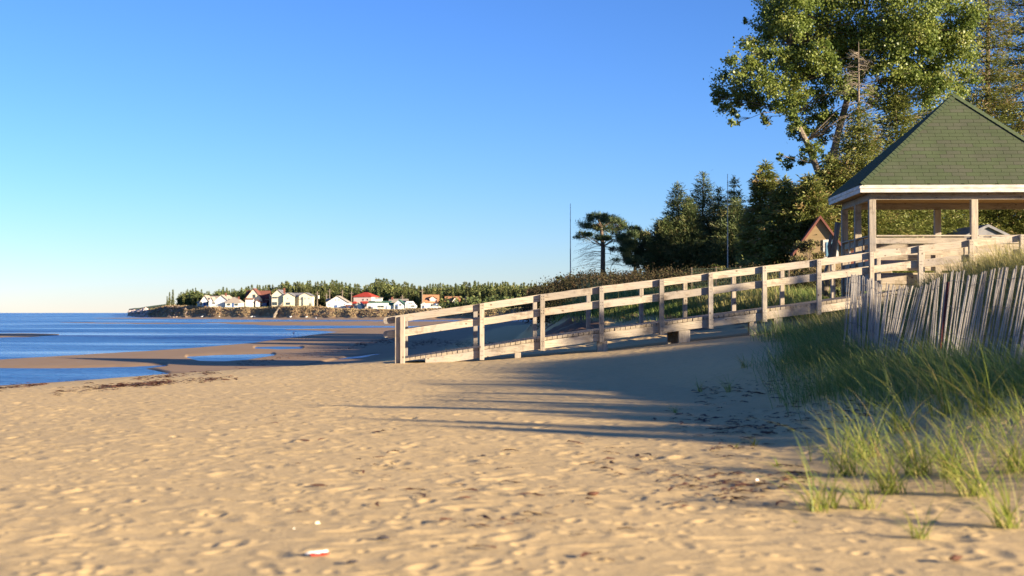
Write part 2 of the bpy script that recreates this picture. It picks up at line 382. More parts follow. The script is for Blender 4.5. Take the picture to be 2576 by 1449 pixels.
# ================================================================ SETTING
def make_ground():
    tin = np.linspace(-.46, .46, 860)
    tl = -.46-np.geomspace(.004, 3.2, 60)[::-1]; tr = .46+np.geomspace(.004, 5.0, 70)
    T = np.concatenate([tl, tin, tr]); APEX = 4.0
    Y = np.concatenate([np.linspace(-32, 3, 36), np.geomspace(3.1, 5.6, 60), np.geomspace(5.62, 30, 600), np.geomspace(30.15, 70, 190), np.geomspace(70.7, 400, 190), np.geomspace(404, 1400, 150), np.geomspace(1420, 9000, 40)])
    Yg, Tg = np.meshgrid(Y, T, indexing='ij')
    dd = np.maximum(Yg+APEX, 0)+np.where(Yg < 3, (3-Yg)*.9, 0)
    X = Tg*dd
    z = ground(X, Yg)
    cs, uu = coast_s(X, Yg)
    wet = 1-S((z+.70)/.10)
    xb = ip(Yg, XB)+.9*fbm(X*.13, Yg*.13, 40, 3)
    wet = np.maximum(wet, 1-S((X-xb+1.2)/2.2))*(cs < 3)
    far = (cs > 0)
    xl = -.6+np.interp(Yg, [40, 60, 100, 200], [0, .4, 1.0, 6])+.9*fbm(Yg*.16, X*.05, 80, 3)
    onb = S((X-xl)/1.5)*S((Yg-41)/3)
    turf = onb*S((z-1.0+.45*fbm(X*.7, Yg*.7, 3, 3))/.35)*(~far)
    turf = np.maximum(turf, .8*S((X-6.6)/1.2)*S((Yg-13)/4)*S((36-Yg)/4)*(.6+.4*fbm(X, Yg, 4, 3)))
    turf = np.maximum(turf, far*S((cs-12)/5))
    dirt = onb*(1-S((z-1.1)/.4))*S((z-.15)/.3)*S((.25+fbm(X*.9, Yg*.9, 33, 4))/.3)*(~far)
    heath = far*(1-S((cs-14)/4))*S((z+.8)/.5)
    ripple = S((X-.9)/.8)*S((15-Yg)/3)*S((Yg-8)/1.2)
    z = z+micro(X, Yg, z)*(wet < .5)
    z = z+far*S((cs-2)/5)*(1-S((cs-22)/8))*.5*fbm(X*.12, Yg*.12, 14, 3)
    V = np.stack([X, Yg, z], -1).reshape(-1, 3)
    r, c = X.shape; i = np.arange(r*c).reshape(r, c)
    Fq = np.stack([i[:-1, :-1], i[:-1, 1:], i[1:, 1:], i[1:, :-1]], -1).reshape(-1, 4)
    o = arr('ground', V, Fq, M['sand'], smooth=True, attrs={'wet': wet.ravel(), 'turf': turf.ravel(), 'dirt': dirt.ravel(), 'heath': heath.ravel(), 'ripple': ripple.ravel()})
    tag(o, kind='structure')
make_ground()
def make_sea():
    g = np.geomspace(8, 30000, 40); X = np.concatenate([-g[::-1], [0], g]); Y = np.concatenate([[30.], np.geomspace(36, 45000, 60)])
    Yg, Xg = np.meshgrid(Y, X, indexing='ij'); V = np.stack([Xg, Yg, np.full_like(Xg, -.8)], -1)
    i = np.arange(Xg.size).reshape(Xg.shape)
    Fq = np.stack([i[:-1, :-1], i[:-1, 1:], i[1:, 1:], i[1:, :-1]], -1).reshape(-1, 4)
    tag(arr('water', V, Fq, M['water']), kind='structure')
make_sea()

# ================================================================ FOLIAGE KIT
def leaves(P, N, size, aspect=.6, rng=RNG, jitter=.9):
    """one small rhombic leaf per point, facing roughly along N"""
    n = len(P); N = N+rng.normal(0, jitter, (n, 3)); N /= np.linalg.norm(N, axis=1, keepdims=True)+1e-9
    A = np.cross(N, rng.normal(0, 1, (n, 3))); A /= np.linalg.norm(A, axis=1, keepdims=True)+1e-9
    B = np.cross(N, A); s = size*(.65+.7*rng.random(n))[:, None]
    V = np.stack([P-A*s*.5, P+B*s*.5*aspect, P+A*s*.5, P-B*s*.5*aspect], 1).reshape(-1, 3)
    return V, np.arange(4*n).reshape(-1, 4)
def needles(P, D, length, width, rng=RNG, jitter=.45):
    """one narrow blade per point, running along D"""
    n = len(P); D = D/(np.linalg.norm(D, axis=1, keepdims=True)+1e-9)+rng.normal(0, jitter, (n, 3)); D /= np.linalg.norm(D, axis=1, keepdims=True)+1e-9
    A = np.cross(D, rng.normal(0, 1, (n, 3))); A /= np.linalg.norm(A, axis=1, keepdims=True)+1e-9
    L = length*(.6+.8*rng.random(n))[:, None]; W = width*(.7+.6*rng.random(n))[:, None]
    V = np.stack([P-A*W*.3, P+D*L*.5-A*W*.5, P+D*L, P+D*L*.5+A*W*.5], 1).reshape(-1, 3)
    return V, np.arange(4*n).reshape(-1, 4)
def cloud_pts(blobs, dens, sub=.34, rng=RNG, flat=1.0):
    """leaf positions gathered in twig-sized clumps on the shell of each bough; returns points, outward normals, clump value"""
    P = []; N = []; R = []
    for (x, y, z, r) in blobs:
        ns = max(4, int(9*(r/1.0)**1.2)+4); n = int(dens*r*r)+8
        d = rng.normal(0, 1, (ns, 3)); d /= np.linalg.norm(d, axis=1, keepdims=True)
        c = np.array([x, y, z])+d*(r*(.45+.55*rng.random((ns, 1))))*np.array([1, 1, flat])
        k = rng.integers(0, ns, n); cr = rng.random(ns)
        q = rng.normal(0, 1, (n, 3)); q /= np.linalg.norm(q, axis=1, keepdims=True)
        sr = sub*r*(.6+.7*cr[k])[:, None]
        P.append(c[k]+rng.normal(0, .52, (n, 3))*sr*np.array([1, 1, .8*flat])); N.append(d[k]*.6+q+np.array([0, 0, .4])); R.append(np.clip(cr[k]*.7+rng.random(n)*.35-.02, 0, 1))
    return np.concatenate(P), np.concatenate(N), np.concatenate(R)
def blades(P, h, w, lean, bend, rng=RNG, az=None, seg=4):
    """grass blades: tapering curved strips"""
    n = len(P)
    az = rng.random(n)*6.283 if az is None else az
    d = np.stack([np.cos(az), np.sin(az), np.zeros(n)], 1); sd = np.stack([-np.sin(az+rng.normal(0, .9, n)), np.cos(az), np.zeros(n)], 1)
    sd /= np.linalg.norm(sd, axis=1, keepdims=True)+1e-9
    V = np.zeros((n, seg+1, 2, 3))
    for i in range(seg+1):
        t = i/seg
        c = P+d*(h*(lean*t+bend*t*t*1.0))[:, None]+np.array([0, 0, 1.])*(h*(t-.55*np.minimum(bend, 1.2)*t**2.6))[:, None]
        ww = (w*(1-t**1.6)+.0004)[:, None]*.5
        V[:, i, 0] = c-sd*ww; V[:, i, 1] = c+sd*ww
    b = (np.arange(n)*(seg+1)*2)[:, None]
    Fq = np.concatenate([b+np.array([[2*i, 2*i+1, 2*i+3, 2*i+2]]) for i in range(seg)], 0)
    return V.reshape(-1, 3), Fq, (seg+1)*2
def limb(mb, a, b, r0, r1, sag=.1, k=6, rng=random, n=5):
    a = Vector(a); b = Vector(b); L = (b-a).length; P = []
    for i in range(n):
        t = i/(n-1); p = a.lerp(b, t); p.z += math.sin(t*math.pi)*sag*L
        if 0 < i < n-1: p += Vector([rng.uniform(-1, 1)*L*.035 for _ in range(3)])
        P.append(p)
    mb.tube(P, [r0+(r1-r0)*i/(n-1) for i in range(n)], k); return P

# ---------------------------------------------------------------- spruce: whorls of drooping boughs
def spruce_mesh(H, R, seed, whorls, per, sprays, mat, full=1.0, low=.08, length=.22, width=.07, taper=.85, brown=0, up=0):
    rng = np.random.default_rng(seed); rr = random.Random(seed)
    P = []; D = []; Rn = []; mb = MB()
    lean = rng.normal(0, .012, 2)*H
    mb.tube([(lean[0]*t, lean[1]*t, H*t) for t in (0, .3, .6, .85, 1)], [H*.018+.03, H*.014+.02, H*.009, H*.004, .008], 7)
    for w in range(whorls):
        t = low+(1-low)*(w+rr.random()*.6)/whorls
        z = H*t; rad = R*(1-t)**taper*(.72+.5*rr.random())*(1 if t > .16 else .75)+.05*R*(1-t)
        for b in range(per):
            a = 6.283*(b+rr.random()*.9)/per+w*1.7; rb = rad*(.65+.55*rr.random())
            dr = (-.16-.10*(1-t)+rr.uniform(-.1, .1) if t < .72 else .35*(t-.6))+up*(1+.5*t)
            ca, sa = math.cos(a), math.sin(a)
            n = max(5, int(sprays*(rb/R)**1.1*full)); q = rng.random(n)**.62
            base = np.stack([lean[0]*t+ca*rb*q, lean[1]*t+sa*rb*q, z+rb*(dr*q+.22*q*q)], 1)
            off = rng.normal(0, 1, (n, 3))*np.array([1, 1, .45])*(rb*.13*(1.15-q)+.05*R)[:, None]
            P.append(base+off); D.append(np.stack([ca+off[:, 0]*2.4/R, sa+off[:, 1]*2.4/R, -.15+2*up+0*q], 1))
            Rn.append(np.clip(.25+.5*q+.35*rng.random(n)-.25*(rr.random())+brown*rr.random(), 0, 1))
            if rb > .35*R*.5: mb.tube([(lean[0]*t, lean[1]*t, z), (lean[0]*t+ca*rb*.55, lean[1]*t+sa*rb*.55, z+rb*(dr*.5+.05)), (lean[0]*t+ca*rb*.92, lean[1]*t+sa*rb*.92, z+rb*(dr*.9+.18))], [.012*H*.25+.01, .012, .004], 4)
    n = 40; q = rng.random(n); P.append(np.stack([lean[0]+0*q, lean[1]+0*q, H*(.93+.075*q)], 1)); D.append(rng.normal(0, .5, (n, 3))+[0, 0, .8]); Rn.append(.5+.4*rng.random(n))
    P = np.concatenate(P); D = np.concatenate(D); Rn = np.concatenate(Rn)
    V, Fq = needles(P, D, length, width, rng)
    return mb, V, Fq, np.repeat(Rn, 4)
def spruce(name, loc, H, R, seed, whorls, per, sprays, mat, label, cat='tree', group=None, bark='bark', **k):
    t = empty(name, loc, 0, label, cat, group)
    mb, V, Fq, Rn = spruce_mesh(H, R, seed, whorls, per, sprays, mat, **k)
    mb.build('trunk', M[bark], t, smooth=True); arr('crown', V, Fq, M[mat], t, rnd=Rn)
    return t
# ---------------------------------------------------------------- a tree drawn from its boughs
def bough_tree(name, base, trunk, boughs, label, mat, bark, leafsize, dens, kind='leaf', group=None, seed=3, tr=(.3, .06), flat=1.0, sub=.34, cat='tree', aspect=.75, limb_r=.05, extra=None):
    rng = np.random.default_rng(seed); rr = random.Random(seed)
    base = Vector(base); t = empty(name, base, 0, label, cat, group); mb = MB()
    TP = [Vector(p)-base for p in trunk]; n = len(TP)
    mb.tube(TP, [tr[0]+(tr[1]-tr[0])*(i/(n-1)) for i in range(n)], 9)
    B = [(b[0]-base.x, b[1]-base.y, b[2]-base.z, b[3]) for b in boughs]
    for (x, y, z, r) in B:
        c = Vector((x, y, z)); best = min(TP[:-1] if n > 2 else TP, key=lambda p: (p-c).length+max(0, p.z-c.z)*1.5)
        P = limb(mb, best, c, limb_r*(.6+.5*r), .012, .06, 5, rr)
        for _ in range(5):
            d = Vector([rr.gauss(0, 1) for _ in range(3)]).normalized()*r*.85
            limb(mb, P[-2], c+d, .016, .004, .05, 3, rr, 3)
    if extra: extra(mb, base, rr)
    mb.build('trunk', M[bark], t, smooth=True)
    P, N, R = cloud_pts(B, dens, sub, rng, flat)
    if kind == 'leaf': V, Fq = leaves(P, N, leafsize, aspect, rng)
    else: V, Fq = needles(P, N+np.array([0, 0, .5]), leafsize, leafsize*aspect, rng, .6)
    arr('crown', V, Fq, M[mat], t, rnd=np.repeat(R, 4)); return t

# ================================================================ THE RAMP
WY = lambda X: 36.4+.06*(X+2.9)
def wx(u):
    k = (u-1288)/F; return k*36.574/(1-.06*k)
RT = [(960, 799), (1005, 793), (1212, 763), (1364, 740), (1512, 720), (1663, 702), (1786, 686), (1921, 669), (2058, 652), (2190, 634), (2313, 618), (2440, 603), (2570, 590), (2800, 588)]
RTX = [(wx(u), vz(v, WY(wx(u)))) for u, v in RT]
rail_z = lambda X: float(ip(X, RTX)); deck_z = lambda X: rail_z(X)-1.12
AX = Vector((-.114, 1.9, 0))                      # across the ramp, near side to far side
AL = Vector((1, .06, 0)).normalized()
def np_(X, t=0.0, dz=0.0): return Vector((X, WY(X), 0))+AX*t+Vector((0, 0, dz))
ramp_o = empty('boardwalk_ramp', (wx(1005), WY(wx(1005)), 0), 0, 'long grey timber boardwalk ramp with two-board railings climbing from the sand to the pavilion', 'boardwalk')
R0 = Vector(ramp_o.location)
def loc(p): return tuple(Vector(p)-R0)
near_u = [1212, 1364, 1512, 1663, 1786, 1921, 2058, 2190, 2313, 2440, 2568, 2700]
XN = [wx(u) for u in near_u]; X0 = wx(1013)
def post(X, t, side, zt, zb, w=.115, bolts=False):

    p = np_(X, t); mb = MB(); a = AL*w/2; b = Vector((-AL.y, AL.x, 0))*w/2; q = R0
    mb = MB().box(-w/2, -w/2, 0, w/2, w/2, zt-zb-.02)
    if bolts:
        for dz in (-.06, -.13, -.42, -.50, -1.22, -1.33):
            for dx in (-.022, .022): mb.tube([(dx, -w/2-.004, zt-zb-.01+dz), (dx, -w/2+.004, zt-zb-.01+dz)], [.011, .011], 6)
    o = mb.build('post', M['lumber_post'], ramp_o, .012)
    if bolts:
        o.data.materials.append(M['charcoal'])
        for f in o.data.polygons:
            if f.index > 5: f.material_index = 1
    # chamfered top
    o.location = (p.x-q.x, p.y-q.y, zb-q.z); o.rotation_euler = (0, 0, math.atan2(AL.y, AL.x)+random.uniform(-.02, .02))
    return o
# end posts, a pair close together with a frayed top
post(wx(1000), -.06, 0, rail_z(wx(1005))+.0, -.35, .125); post(wx(1013), -.10, 0, rail_z(wx(1005))-.01, -.4, .125)
for i, X in enumerate(XN):
    zt = rail_z(X)+.01; zb = deck_z(X)-.33
    if i in (8, 9, 10, 11): zb = deck_z(X)-1.2
    post(X, -.045, 0, zt, zb, bolts=True)
for u in (1022, 1197, 1347, 1483, 1618, 1730, 1855, 1980, 2112, 2230, 2345, 2460):
    X = (u-1288)/F*(38.35)/(1)
    X = X+.1; post(X, 1.03, 1, rail_z(X)-.02, deck_z(X)-.32)
def board(X1, X2, t, drop, name, hh=.18, th=.045, ext=0):
    n = 5 if X2-X1 < 3 else 8; mb = MB(); V = []
    for i in range(n):
        X = X1+(X2-X1)*i/(n-1); z = rail_z(X)-drop+(.004*math.sin(X*9.1+t*5+drop*3)); c = np_(X, t)-R0
        h0, h1 = z-hh, z
        if ext and i == 0: pass
        V.append((c, h0, h1))
    y = Vector((-AL.y, AL.x, 0))*th/2
    for c, h0, h1 in V:
        for s, h in ((-1, h0), (1, h0), (1, h1), (-1, h1)):
            p = c+y*s; mb.v.append((p.x, p.y, h-R0.z))
    for i in range(n-1):
        a = i*4; b = a+4
        mb.f += [(a, b, b+1, a+1), (a+1, b+1, b+2, a+2), (a+2, b+2, b+3, a+3), (a+3, b+3, b, a)]
    mb.f += [(0, 1, 2, 3), ((n-1)*4+3, (n-1)*4+2, (n-1)*4+1, (n-1)*4)]
    if ext:                                       # rounded sawn end
        c, h0, h1 = V[0]; k = 7; n0 = len(mb.v); r = (h1-h0)/2; zc = (h0+h1)/2
        for s in (-1, 1):
            for j in range(k):
                a_ = math.pi/2+math.pi*j/(k-1); p = c+y*s+AL*(r*.75*math.cos(a_)); mb.v.append((p.x, p.y, zc+r*math.sin(a_)-R0.z))
        mb.f += [tuple(n0+j for j in range(k)), tuple(n0+k+j for j in range(k-1, -1, -1))]
        mb.f += [(n0+j, n0+k+j, n0+k+j+1, n0+j+1) for j in range(k-1)]
    return mb.build(name, M['lumber'], ramp_o, .006)
for t, us, ub in ((.0, [980]+near_u, 0), (1.0, [972, 1197, 1483, 1730, 1980, 2230, 2460], 1)):
    for i in range(len(us)-1):
        X1 = wx(us[i]) if not t else (us[i]-1288)/F*38.3+.1; X2 = wx(us[i+1]) if not t else (us[i+1]-1288)/F*38.3+.1
        e = (i == 0); g = .0 if e else .004
        board(X1+g, X2-.004, t, -.002*(i % 2), 'top_rail', .185, .045, e)
        board(X1+g, X2-.004, t, .375+.006*(i % 2), 'lower_rail', .185, .045, e)
        if not t or i > 0:
            a = X1 if i else wx(1070)
            board(a+g, X2-.004, t-.002, 1.12+.075+.006*(i % 3), 'stringer', .20, .06)
# first low stringer board and planks: the deck
mb = MB(); X = wx(1018); Xe = wx(2720); n = 0
PW = .135
while X < Xe:
    z = deck_z(X+PW/2); sl = (deck_z(X+.3)-deck_z(X-.0))/.3; g = .007
    ex = random.uniform(-.012, .012); ex2 = random.uniform(-.012, .012)
    a0 = np_(X+g, -.02+ex/1.9)-R0; a1 = np_(X+PW-g, -.02+ex/1.9)-R0; b0 = np_(X+g, 1.03+ex2)-R0; b1 = np_(X+PW-g, 1.03+ex2)-R0
    dz = random.uniform(-.003, .003); k = len(mb.v); zl = z-sl*PW/2+dz; zr = z+sl*PW/2+dz
    for p, zz in ((a0, zl), (a1, zr), (b1, zr), (b0, zl)): mb.v.append((p.x, p.y, zz-.072))
    for p, zz in ((a0, zl), (a1, zr), (b1, zr), (b0, zl)): mb.v.append((p.x, p.y, zz))
    mb.f += [tuple(k+i for i in q) for q in ((0, 3, 2, 1), (4, 5, 6, 7), (0, 1, 5, 4), (1, 2, 6, 5), (2, 3, 7, 6), (3, 0, 4, 7))]
    X += PW
mb.build('deck', M['lumber_cross'], ramp_o)
# footings under the ramp
for u, w, h in ((1303, .16, .5), (1516, .26, .9), (1722, .30, .9), (1958, .22, 1.1), (1895, .2, 1.0)):
    X = wx(u); zt = deck_z(X)-.285
    for t in ((.06, .93) if u == 1722 else (.06,)):
        p = np_(X, t)-R0
        MB().box(p.x-w/2, p.y-.12, gz(p.x+R0.x, p.y+R0.y)-.3, p.x+w/2, p.y+.12, zt).build('footing', M['lumber_post'], ramp_o, .01)
    p = np_(X, .5)-R0
    if u == 1722: MB().box(p.x-.08, p.y-.72, zt-.17, p.x+.08, p.y+.72, zt-.005).build('crossbeam', M['lumber_cross'], ramp_o, .01)

# ================================================================ THE PAVILION
GX, GY, GR = 9.77, 39.75, math.radians(-2)
gaz = empty('gazebo', (GX, GY, 1.4), GR, 'open wooden picnic pavilion with green shingled pyramid roof at the top of the ramp', 'gazebo')
GW, GD = 6.45, 4.65; EZ = vz(462, GY)-1.4; AZ = vz(236, GY+GD/2)-1.4; FZ = 2.33-1.4
def roof():
    me = bpy.data.meshes.new('roof'); a = (GW/2, GD/2, AZ); o = .03
    c = [(-o, -o, EZ), (GW+o, -o, EZ), (GW+o, GD+o, EZ), (-o, GD+o, EZ)]; ci = [(x, y, z-.03) for x, y, z in c]
    # the roof is swept a little: a break one tenth of the way up
    V = c+[a]+ci; Fs = [(0, 1, 4), (1, 2, 4), (2, 3, 4), (3, 0, 4), (0, 5, 6, 1), (1, 6, 7, 2), (2, 7, 8, 3), (3, 8, 5, 0)]
    me.from_pydata(V, [], Fs); uv = me.uv_layers.new(name='UVMap')
    for p in me.polygons:
        if len(p.vertices) == 3:
            A = Vector(V[p.vertices[0]]); B = Vector(V[p.vertices[1]]); e = (B-A).normalized(); nn = p.normal; up = nn.cross(e)
            for li in p.loop_indices:
                q = Vector(V[me.loops[li].vertex_index])-A; uv.data[li].uv = (q.dot(e)+p.index*3.7, q.dot(up))
    o_ = link('roof', me, M['green_shingle'], gaz)
    apex = Vector(a)
    for k, cc in enumerate(c):                    # hip caps, short overlapping shingles
        mb = MB(); A = Vector(cc); L = (apex-A); n = 34; d = L.normalized(); side = d.cross(Vector((0, 0, 1))).normalized()
        n1 = Vector((0, 0, 1))
        for i in range(n):
            p0 = A+L*(i/n); p1 = A+L*((i+1.12)/n) if i < n-1 else apex
            u0 = n1*.016; w = .13; dn = -n1*.085
            mb.quad(p0-side*w+dn+u0, p0+u0*1.6, p1+u0*.9, p1-side*w+dn+u0*.4); mb.quad(p0+u0*1.6, p0+side*w+dn+u0, p1+side*w+dn+u0*.4, p1+u0*.9)
        mb.build('hip_cap', plainhip, o_)
plainhip = plain('hip_shingle', (.052, .075, .034), (.08, .10, .048), 9, .95, .3)
roof()
FH = .215
for nm, a, b in (('fascia', (-.0, -.0), (GW, 0)), ('fascia', (0, GD), (GW, GD)), ('fascia', (0, 0), (0, GD)), ('fascia', (GW, 0), (GW, GD))):
    mb = MB(); f = MB(); hor = a[1] == b[1]
    x0, x1 = (a[0]-.03, b[0]+.03) if hor else (a[0]-.026, a[0]+.02)
    y0, y1 = (a[1]-.026, a[1]+.02) if hor else (a[1]+.022, b[1]-.022)
    mb.box(x0, y0, EZ-.03-FH, x1, y1, EZ-.035)
    fo = mb.build(nm, M['paint_white'], gaz, .006)
    s = -1 if (a[0] == 0 and not hor) or (hor and a[1] == 0) else 1
    if hor: f.box(x0-.02, (y0-.02 if s < 0 else y1), EZ-.13, x1+.02, (y0-.0 if s < 0 else y1+.02), EZ-.037)
    else: f.box((x0-.02 if s < 0 else x1), y0, EZ-.13, (x0 if s < 0 else x1+.02), y1, EZ-.037)
    f.build('drip_edge', M['paint_white'], fo, .004)
MB().box(.03, .03, EZ-.225, GW-.03, GD-.03, EZ-.20).build('soffit', M['soffit_wood'], gaz)
IN = .38; PX = [IN, GW/2, GW-IN]; PY = [IN, GD/2, GD-IN]
mb = MB(); zb = EZ-.42
mb.box(IN-.06, IN-.05, zb, GW-IN+.06, IN+.05, EZ-.228).box(IN-.06, GD-IN-.05, zb, GW-IN+.06, GD-IN+.05, EZ-.228)
mb.box(IN-.052, IN+.052, zb, IN+.048, GD-IN-.052, EZ-.228).box(GW-IN-.048, IN+.052, zb, GW-IN+.052, GD-IN-.052, EZ-.228)
mb.build('beam', M['lumber'], gaz, .006)
for i, x in enumerate(PX):
    for j, y in enumerate(PY):
        if i == 1 and j == 1: continue
        MB().box(x-.095, y-.095, -1.4 if j == 0 or i == 0 else FZ, x+.095, y+.095, zb-.002).build('post', M['lumber_post'], gaz, .012)
MB().box(IN-.02, IN+.03, FZ-.05, GW-IN+.02, GD-IN-.03, FZ).build('floor', M['lumber_cross'], gaz)
mb = MB(); mb.box(IN+.11, IN-.03, FZ-.32, GW-IN-.11, IN+.025, FZ-.06).box(IN-.03, IN+.11, FZ-.32, IN+.025, GD-IN-.11, FZ-.06)
mb.build('rim_joist', M['lumber'], gaz, .006)
mb = MB()
for k in range(3):
    z = FZ-.50-k*.24; mb.box(IN+.11, IN-.02, z, GW-IN-.11, IN+.02, z+.17); mb.box(IN-.02, IN+.11, z, IN+.02, GD-IN-.11, z+.17)
mb.build('skirting', M['lumber'], gaz, .005)
def grail(x0, y0, x1, y1):
    hor = abs(x1-x0) > abs(y1-y0); w = .05
    for nm, z0, z1, e in (('rail_cap', 1.02, 1.06, .10), ('rail_board', .82, .995, .025), ('rail_board', .50, .68, .025), ('rail_board', .17, .35, .025)):
        b = MB(); b.box(*((x0+.1, y0-e, FZ+z0, x1-.1, y0+e, FZ+z1) if hor else (x0-e, y0+.1, FZ+z0, x0+e, y1-.1, FZ+z1)))
        b.build(nm, M['lumber'] if hor else M['lumber_cross'], gaz, .005)
grail(PX[0], PY[0], PX[1], PY[0]); grail(PX[1], PY[0], PX[2], PY[0])
grail(PX[0], PY[2], PX[1], PY[2]); grail(PX[1], PY[2], PX[2], PY[2])
grail(PX[0], PY[0], PX[0], PY[1]); grail(PX[0], PY[1], PX[0], PY[2])
# vertical brace posts on the left railing
for y in (PY[0]+.95, PY[1]+.95): MB().box(PX[0]-.075, y-.05, -.9, PX[0]-.028, y+.05, FZ+1.015).build('baluster', M['lumber_post'], gaz, .005)

# ================================================================ SNOW FENCE
FP = [(2134, 22.9), (2141, 22.6), (2160, 21.9), (2190, 21.1), (2237, 20.2), (2299, 19.0), (2370, 17.8), (2441, 17.0), (2529, 15.9), (2615, 14.9)]
TV = [(2134, 699), (2140, 690), (2160, 693), (2188, 704), (2237, 716), (2299, 723), (2334, 716), (2365, 697), (2380, 684), (2423, 681), (2441, 697), (2464, 688), (2529, 675), (2574, 669), (2760, 655)]
LN = [(2134, .02), (2190, -.02), (2237, .15), (2299, .27), (2334, .22), (2370, .10), (2400, .14), (2450, .20), (2760, .2)]
pts = [(ux(u, Y), Y, u) for u, Y in FP]; seg = [0]
for a, b in zip(pts, pts[1:]): seg.append(seg[-1]+math.hypot(b[0]-a[0], b[1]-a[1]))
def fpos(s): return (float(np.interp(s, seg, [p[0] for p in pts])), float(np.interp(s, seg, [p[1] for p in pts])))
fence = empty('snow_fence', (pts[0][0], pts[0][1], .5), 0, 'sagging grey wooden picket snow fence wired together along the foot of the dune', 'fence')
fo = Vector(fence.location); s = 0; wires = [[], [], [], []]; rr = random.Random(5); npk = 0
while s < seg[-1] and npk < 100:
    x, y = fpos(s); u = 1288+F*x/y; top = vz(float(ip(u, TV)), y)+rr.uniform(-.02, .02); ln = float(ip(u, LN))+rr.uniform(-.022, .022)
    if u < 2192: ln = rr.uniform(-.05, .10)
    h = 1.22; d = fpos(min(s+.1, seg[-1])); dx, dy = d[0]-x, d[1]-y; L = math.hypot(dx, dy)+1e-6; dx /= L; dy /= L
    # the pickets lean along the picture plane and a little out of the fence line
    lv = Vector((.85, -.3, 0))*ln
    tp = Vector((x, y, top)); bt = Vector((x, y, top-h))-lv*h; jit = rr.uniform(-.03, .03)
    tp += Vector((-dy*jit, dx*jit, 0))
    mb = MB(); up = Vector((-dy+rr.uniform(-.15, .15), dx+rr.uniform(-.15, .15), 0)).normalized()
    mb.bar(bt-fo, tp-fo, .023*rr.uniform(.8, 1.15), .009, up)
    mb.build('picket', M['picket_wood'], fence)
    for k, q in enumerate((.12, .38, .64, .90)):
        wires[k].append(bt.lerp(tp, q)+Vector((-dy, dx, 0))*(.01 if len(wires[k]) % 2 else -.01)-fo)
    s += .080*rr.uniform(.85, 1.15) if u > 2192 else .082*rr.uniform(.8, 1.2); npk += 1
for w in wires: MB().tube(w, [.0032]*len(w), 4).build('wire', M['wire'], fence)
p0 = at(2384, 709, 17.4); p1 = at(2366, 880, 17.4)
MB().bar(p1-fo, p0-fo, .045, .03).build('steel_post', M['red_paint'], fence, .004)
for u, v, Y in ((2192, 700, 21.2), (2150, 692, 22.9)):
    p = at(u, v, Y+.08); MB().box(p.x-fo.x-.03, p.y-fo.y, -.3, p.x-fo.x+.03, p.y-fo.y+.03, p.z-fo.z).build('stake', M['picket_wood'], fence, .004)
# ================================================================ TREES ON THE BLUFF
def bl(lst, Y0, dY=1.6, seed=1):
    r = random.Random(seed); out = []
    for u, v, rp in lst:
        Y = Y0+r.uniform(-dY, dY); p = at(u, v, Y); out.append((p.x, p.y, p.z, rp*Y/F))
    return out
YP = 88
pb = [(1950, 25, 52), (2020, 10, 60), (2110, 35, 65), (2200, 25, 70), (2290, 35, 70), (2365, 55, 60), (1965, 85, 45), (2040, 95, 60), (2125, 110, 60), (2230, 120, 65), (2320, 140, 70), (2400, 130, 50),
      (1885, 120, 30), (1862, 165, 36), (1905, 185, 40), (1830, 215, 34), (1802, 245, 20), (1835, 265, 26), (1895, 245, 36), (1945, 215, 40), (1848, 302, 15), (1925, 300, 16), (1955, 270, 22), (1995, 175, 42), (2060, 190, 45),
      (1990, 265, 34), (2012, 325, 26), (2045, 290, 30), (2300, 220, 50), (2370, 225, 45), (2235, 205, 34), (2440, 40, 48), (1875, 50, 9), (1982, 408, 18), (1965, 395, 10), (2030, 370, 18), (2060, 250, 34), (2420, 200, 40), (2150, 180, 34), (2340, 290, 35), (1925, 120, 30),
      (2000, -70, 75), (2120, -60, 85), (2240, -70, 90), (2350, -50, 80), (2060, -190, 80), (2190, -210, 90), (2310, -190, 80), (2190, -330, 70), (1935, -40, 50), (2430, -60, 60), (2000, 60, 45), (2090, 90, 45), (2180, 90, 50), (2270, 90, 50), (2090, 155, 40), (2190, 165, 42), (2280, 180, 45), (2350, 190, 40), (2110, 215, 36), (2180, 240, 36), (2260, 265, 40), (2020, 225, 34), (2080, 300, 30), (1990, 130, 30), (2400, 90, 45), (2330, 100, 45), (2015, 160, 34), (1985, 240, 30), (2030, 330, 26), (2045, 380, 22), (2000, 310, 24), (1960, 150, 34), (1930, 60, 36), (1990, 60, 40), (2070, 340, 26), (2090, 400, 26), (1870, 250, 26), (1860, 215, 30), (1910, 150, 30), (2060, 130, 36), (2140, 215, 30), (2020, 400, 16)]
B = bl(pb, YP, 3.0, 4); bx = ux(2085, YP); bz = gz(bx, YP)
bough_tree('poplar_tree', (bx, YP, bz-.2), [(bx, YP, bz-.2), at(2075, 480, YP), at(2052, 415, YP), at(2028, 355, YP), at(1995, 290, YP), at(1975, 215, YP-.2), at(1985, 110, YP), at(2010, 0, YP), at(2030, -100, YP)], B,
           'tall leafy poplar with leaning pale trunk, its crown reaching left against the sky', 'poplar_leaf', 'bark_pale', .15, 1400, seed=8, tr=(.26, .05), limb_r=.035, aspect=.85, sub=.52,
           extra=lambda mb, b, rr: [mb.tube([Vector(at(2075, 480, YP))-b, Vector(at(2110, 330, YP+.8))-b, Vector(at(2150, 180, YP+.5))-b, Vector(at(2180, 20, YP+.3))-b, Vector(at(2200, -200, YP))-b], [.26, .22, .17, .12, .06], 8),
                                    mb.tube([Vector(at(2150, 180, YP+.5))-b, Vector(at(2260, 150, YP+.6))-b, Vector(at(2340, 80, YP))-b, Vector(at(2360, -80, YP))-b], [.14, .12, .09, .04], 8)])
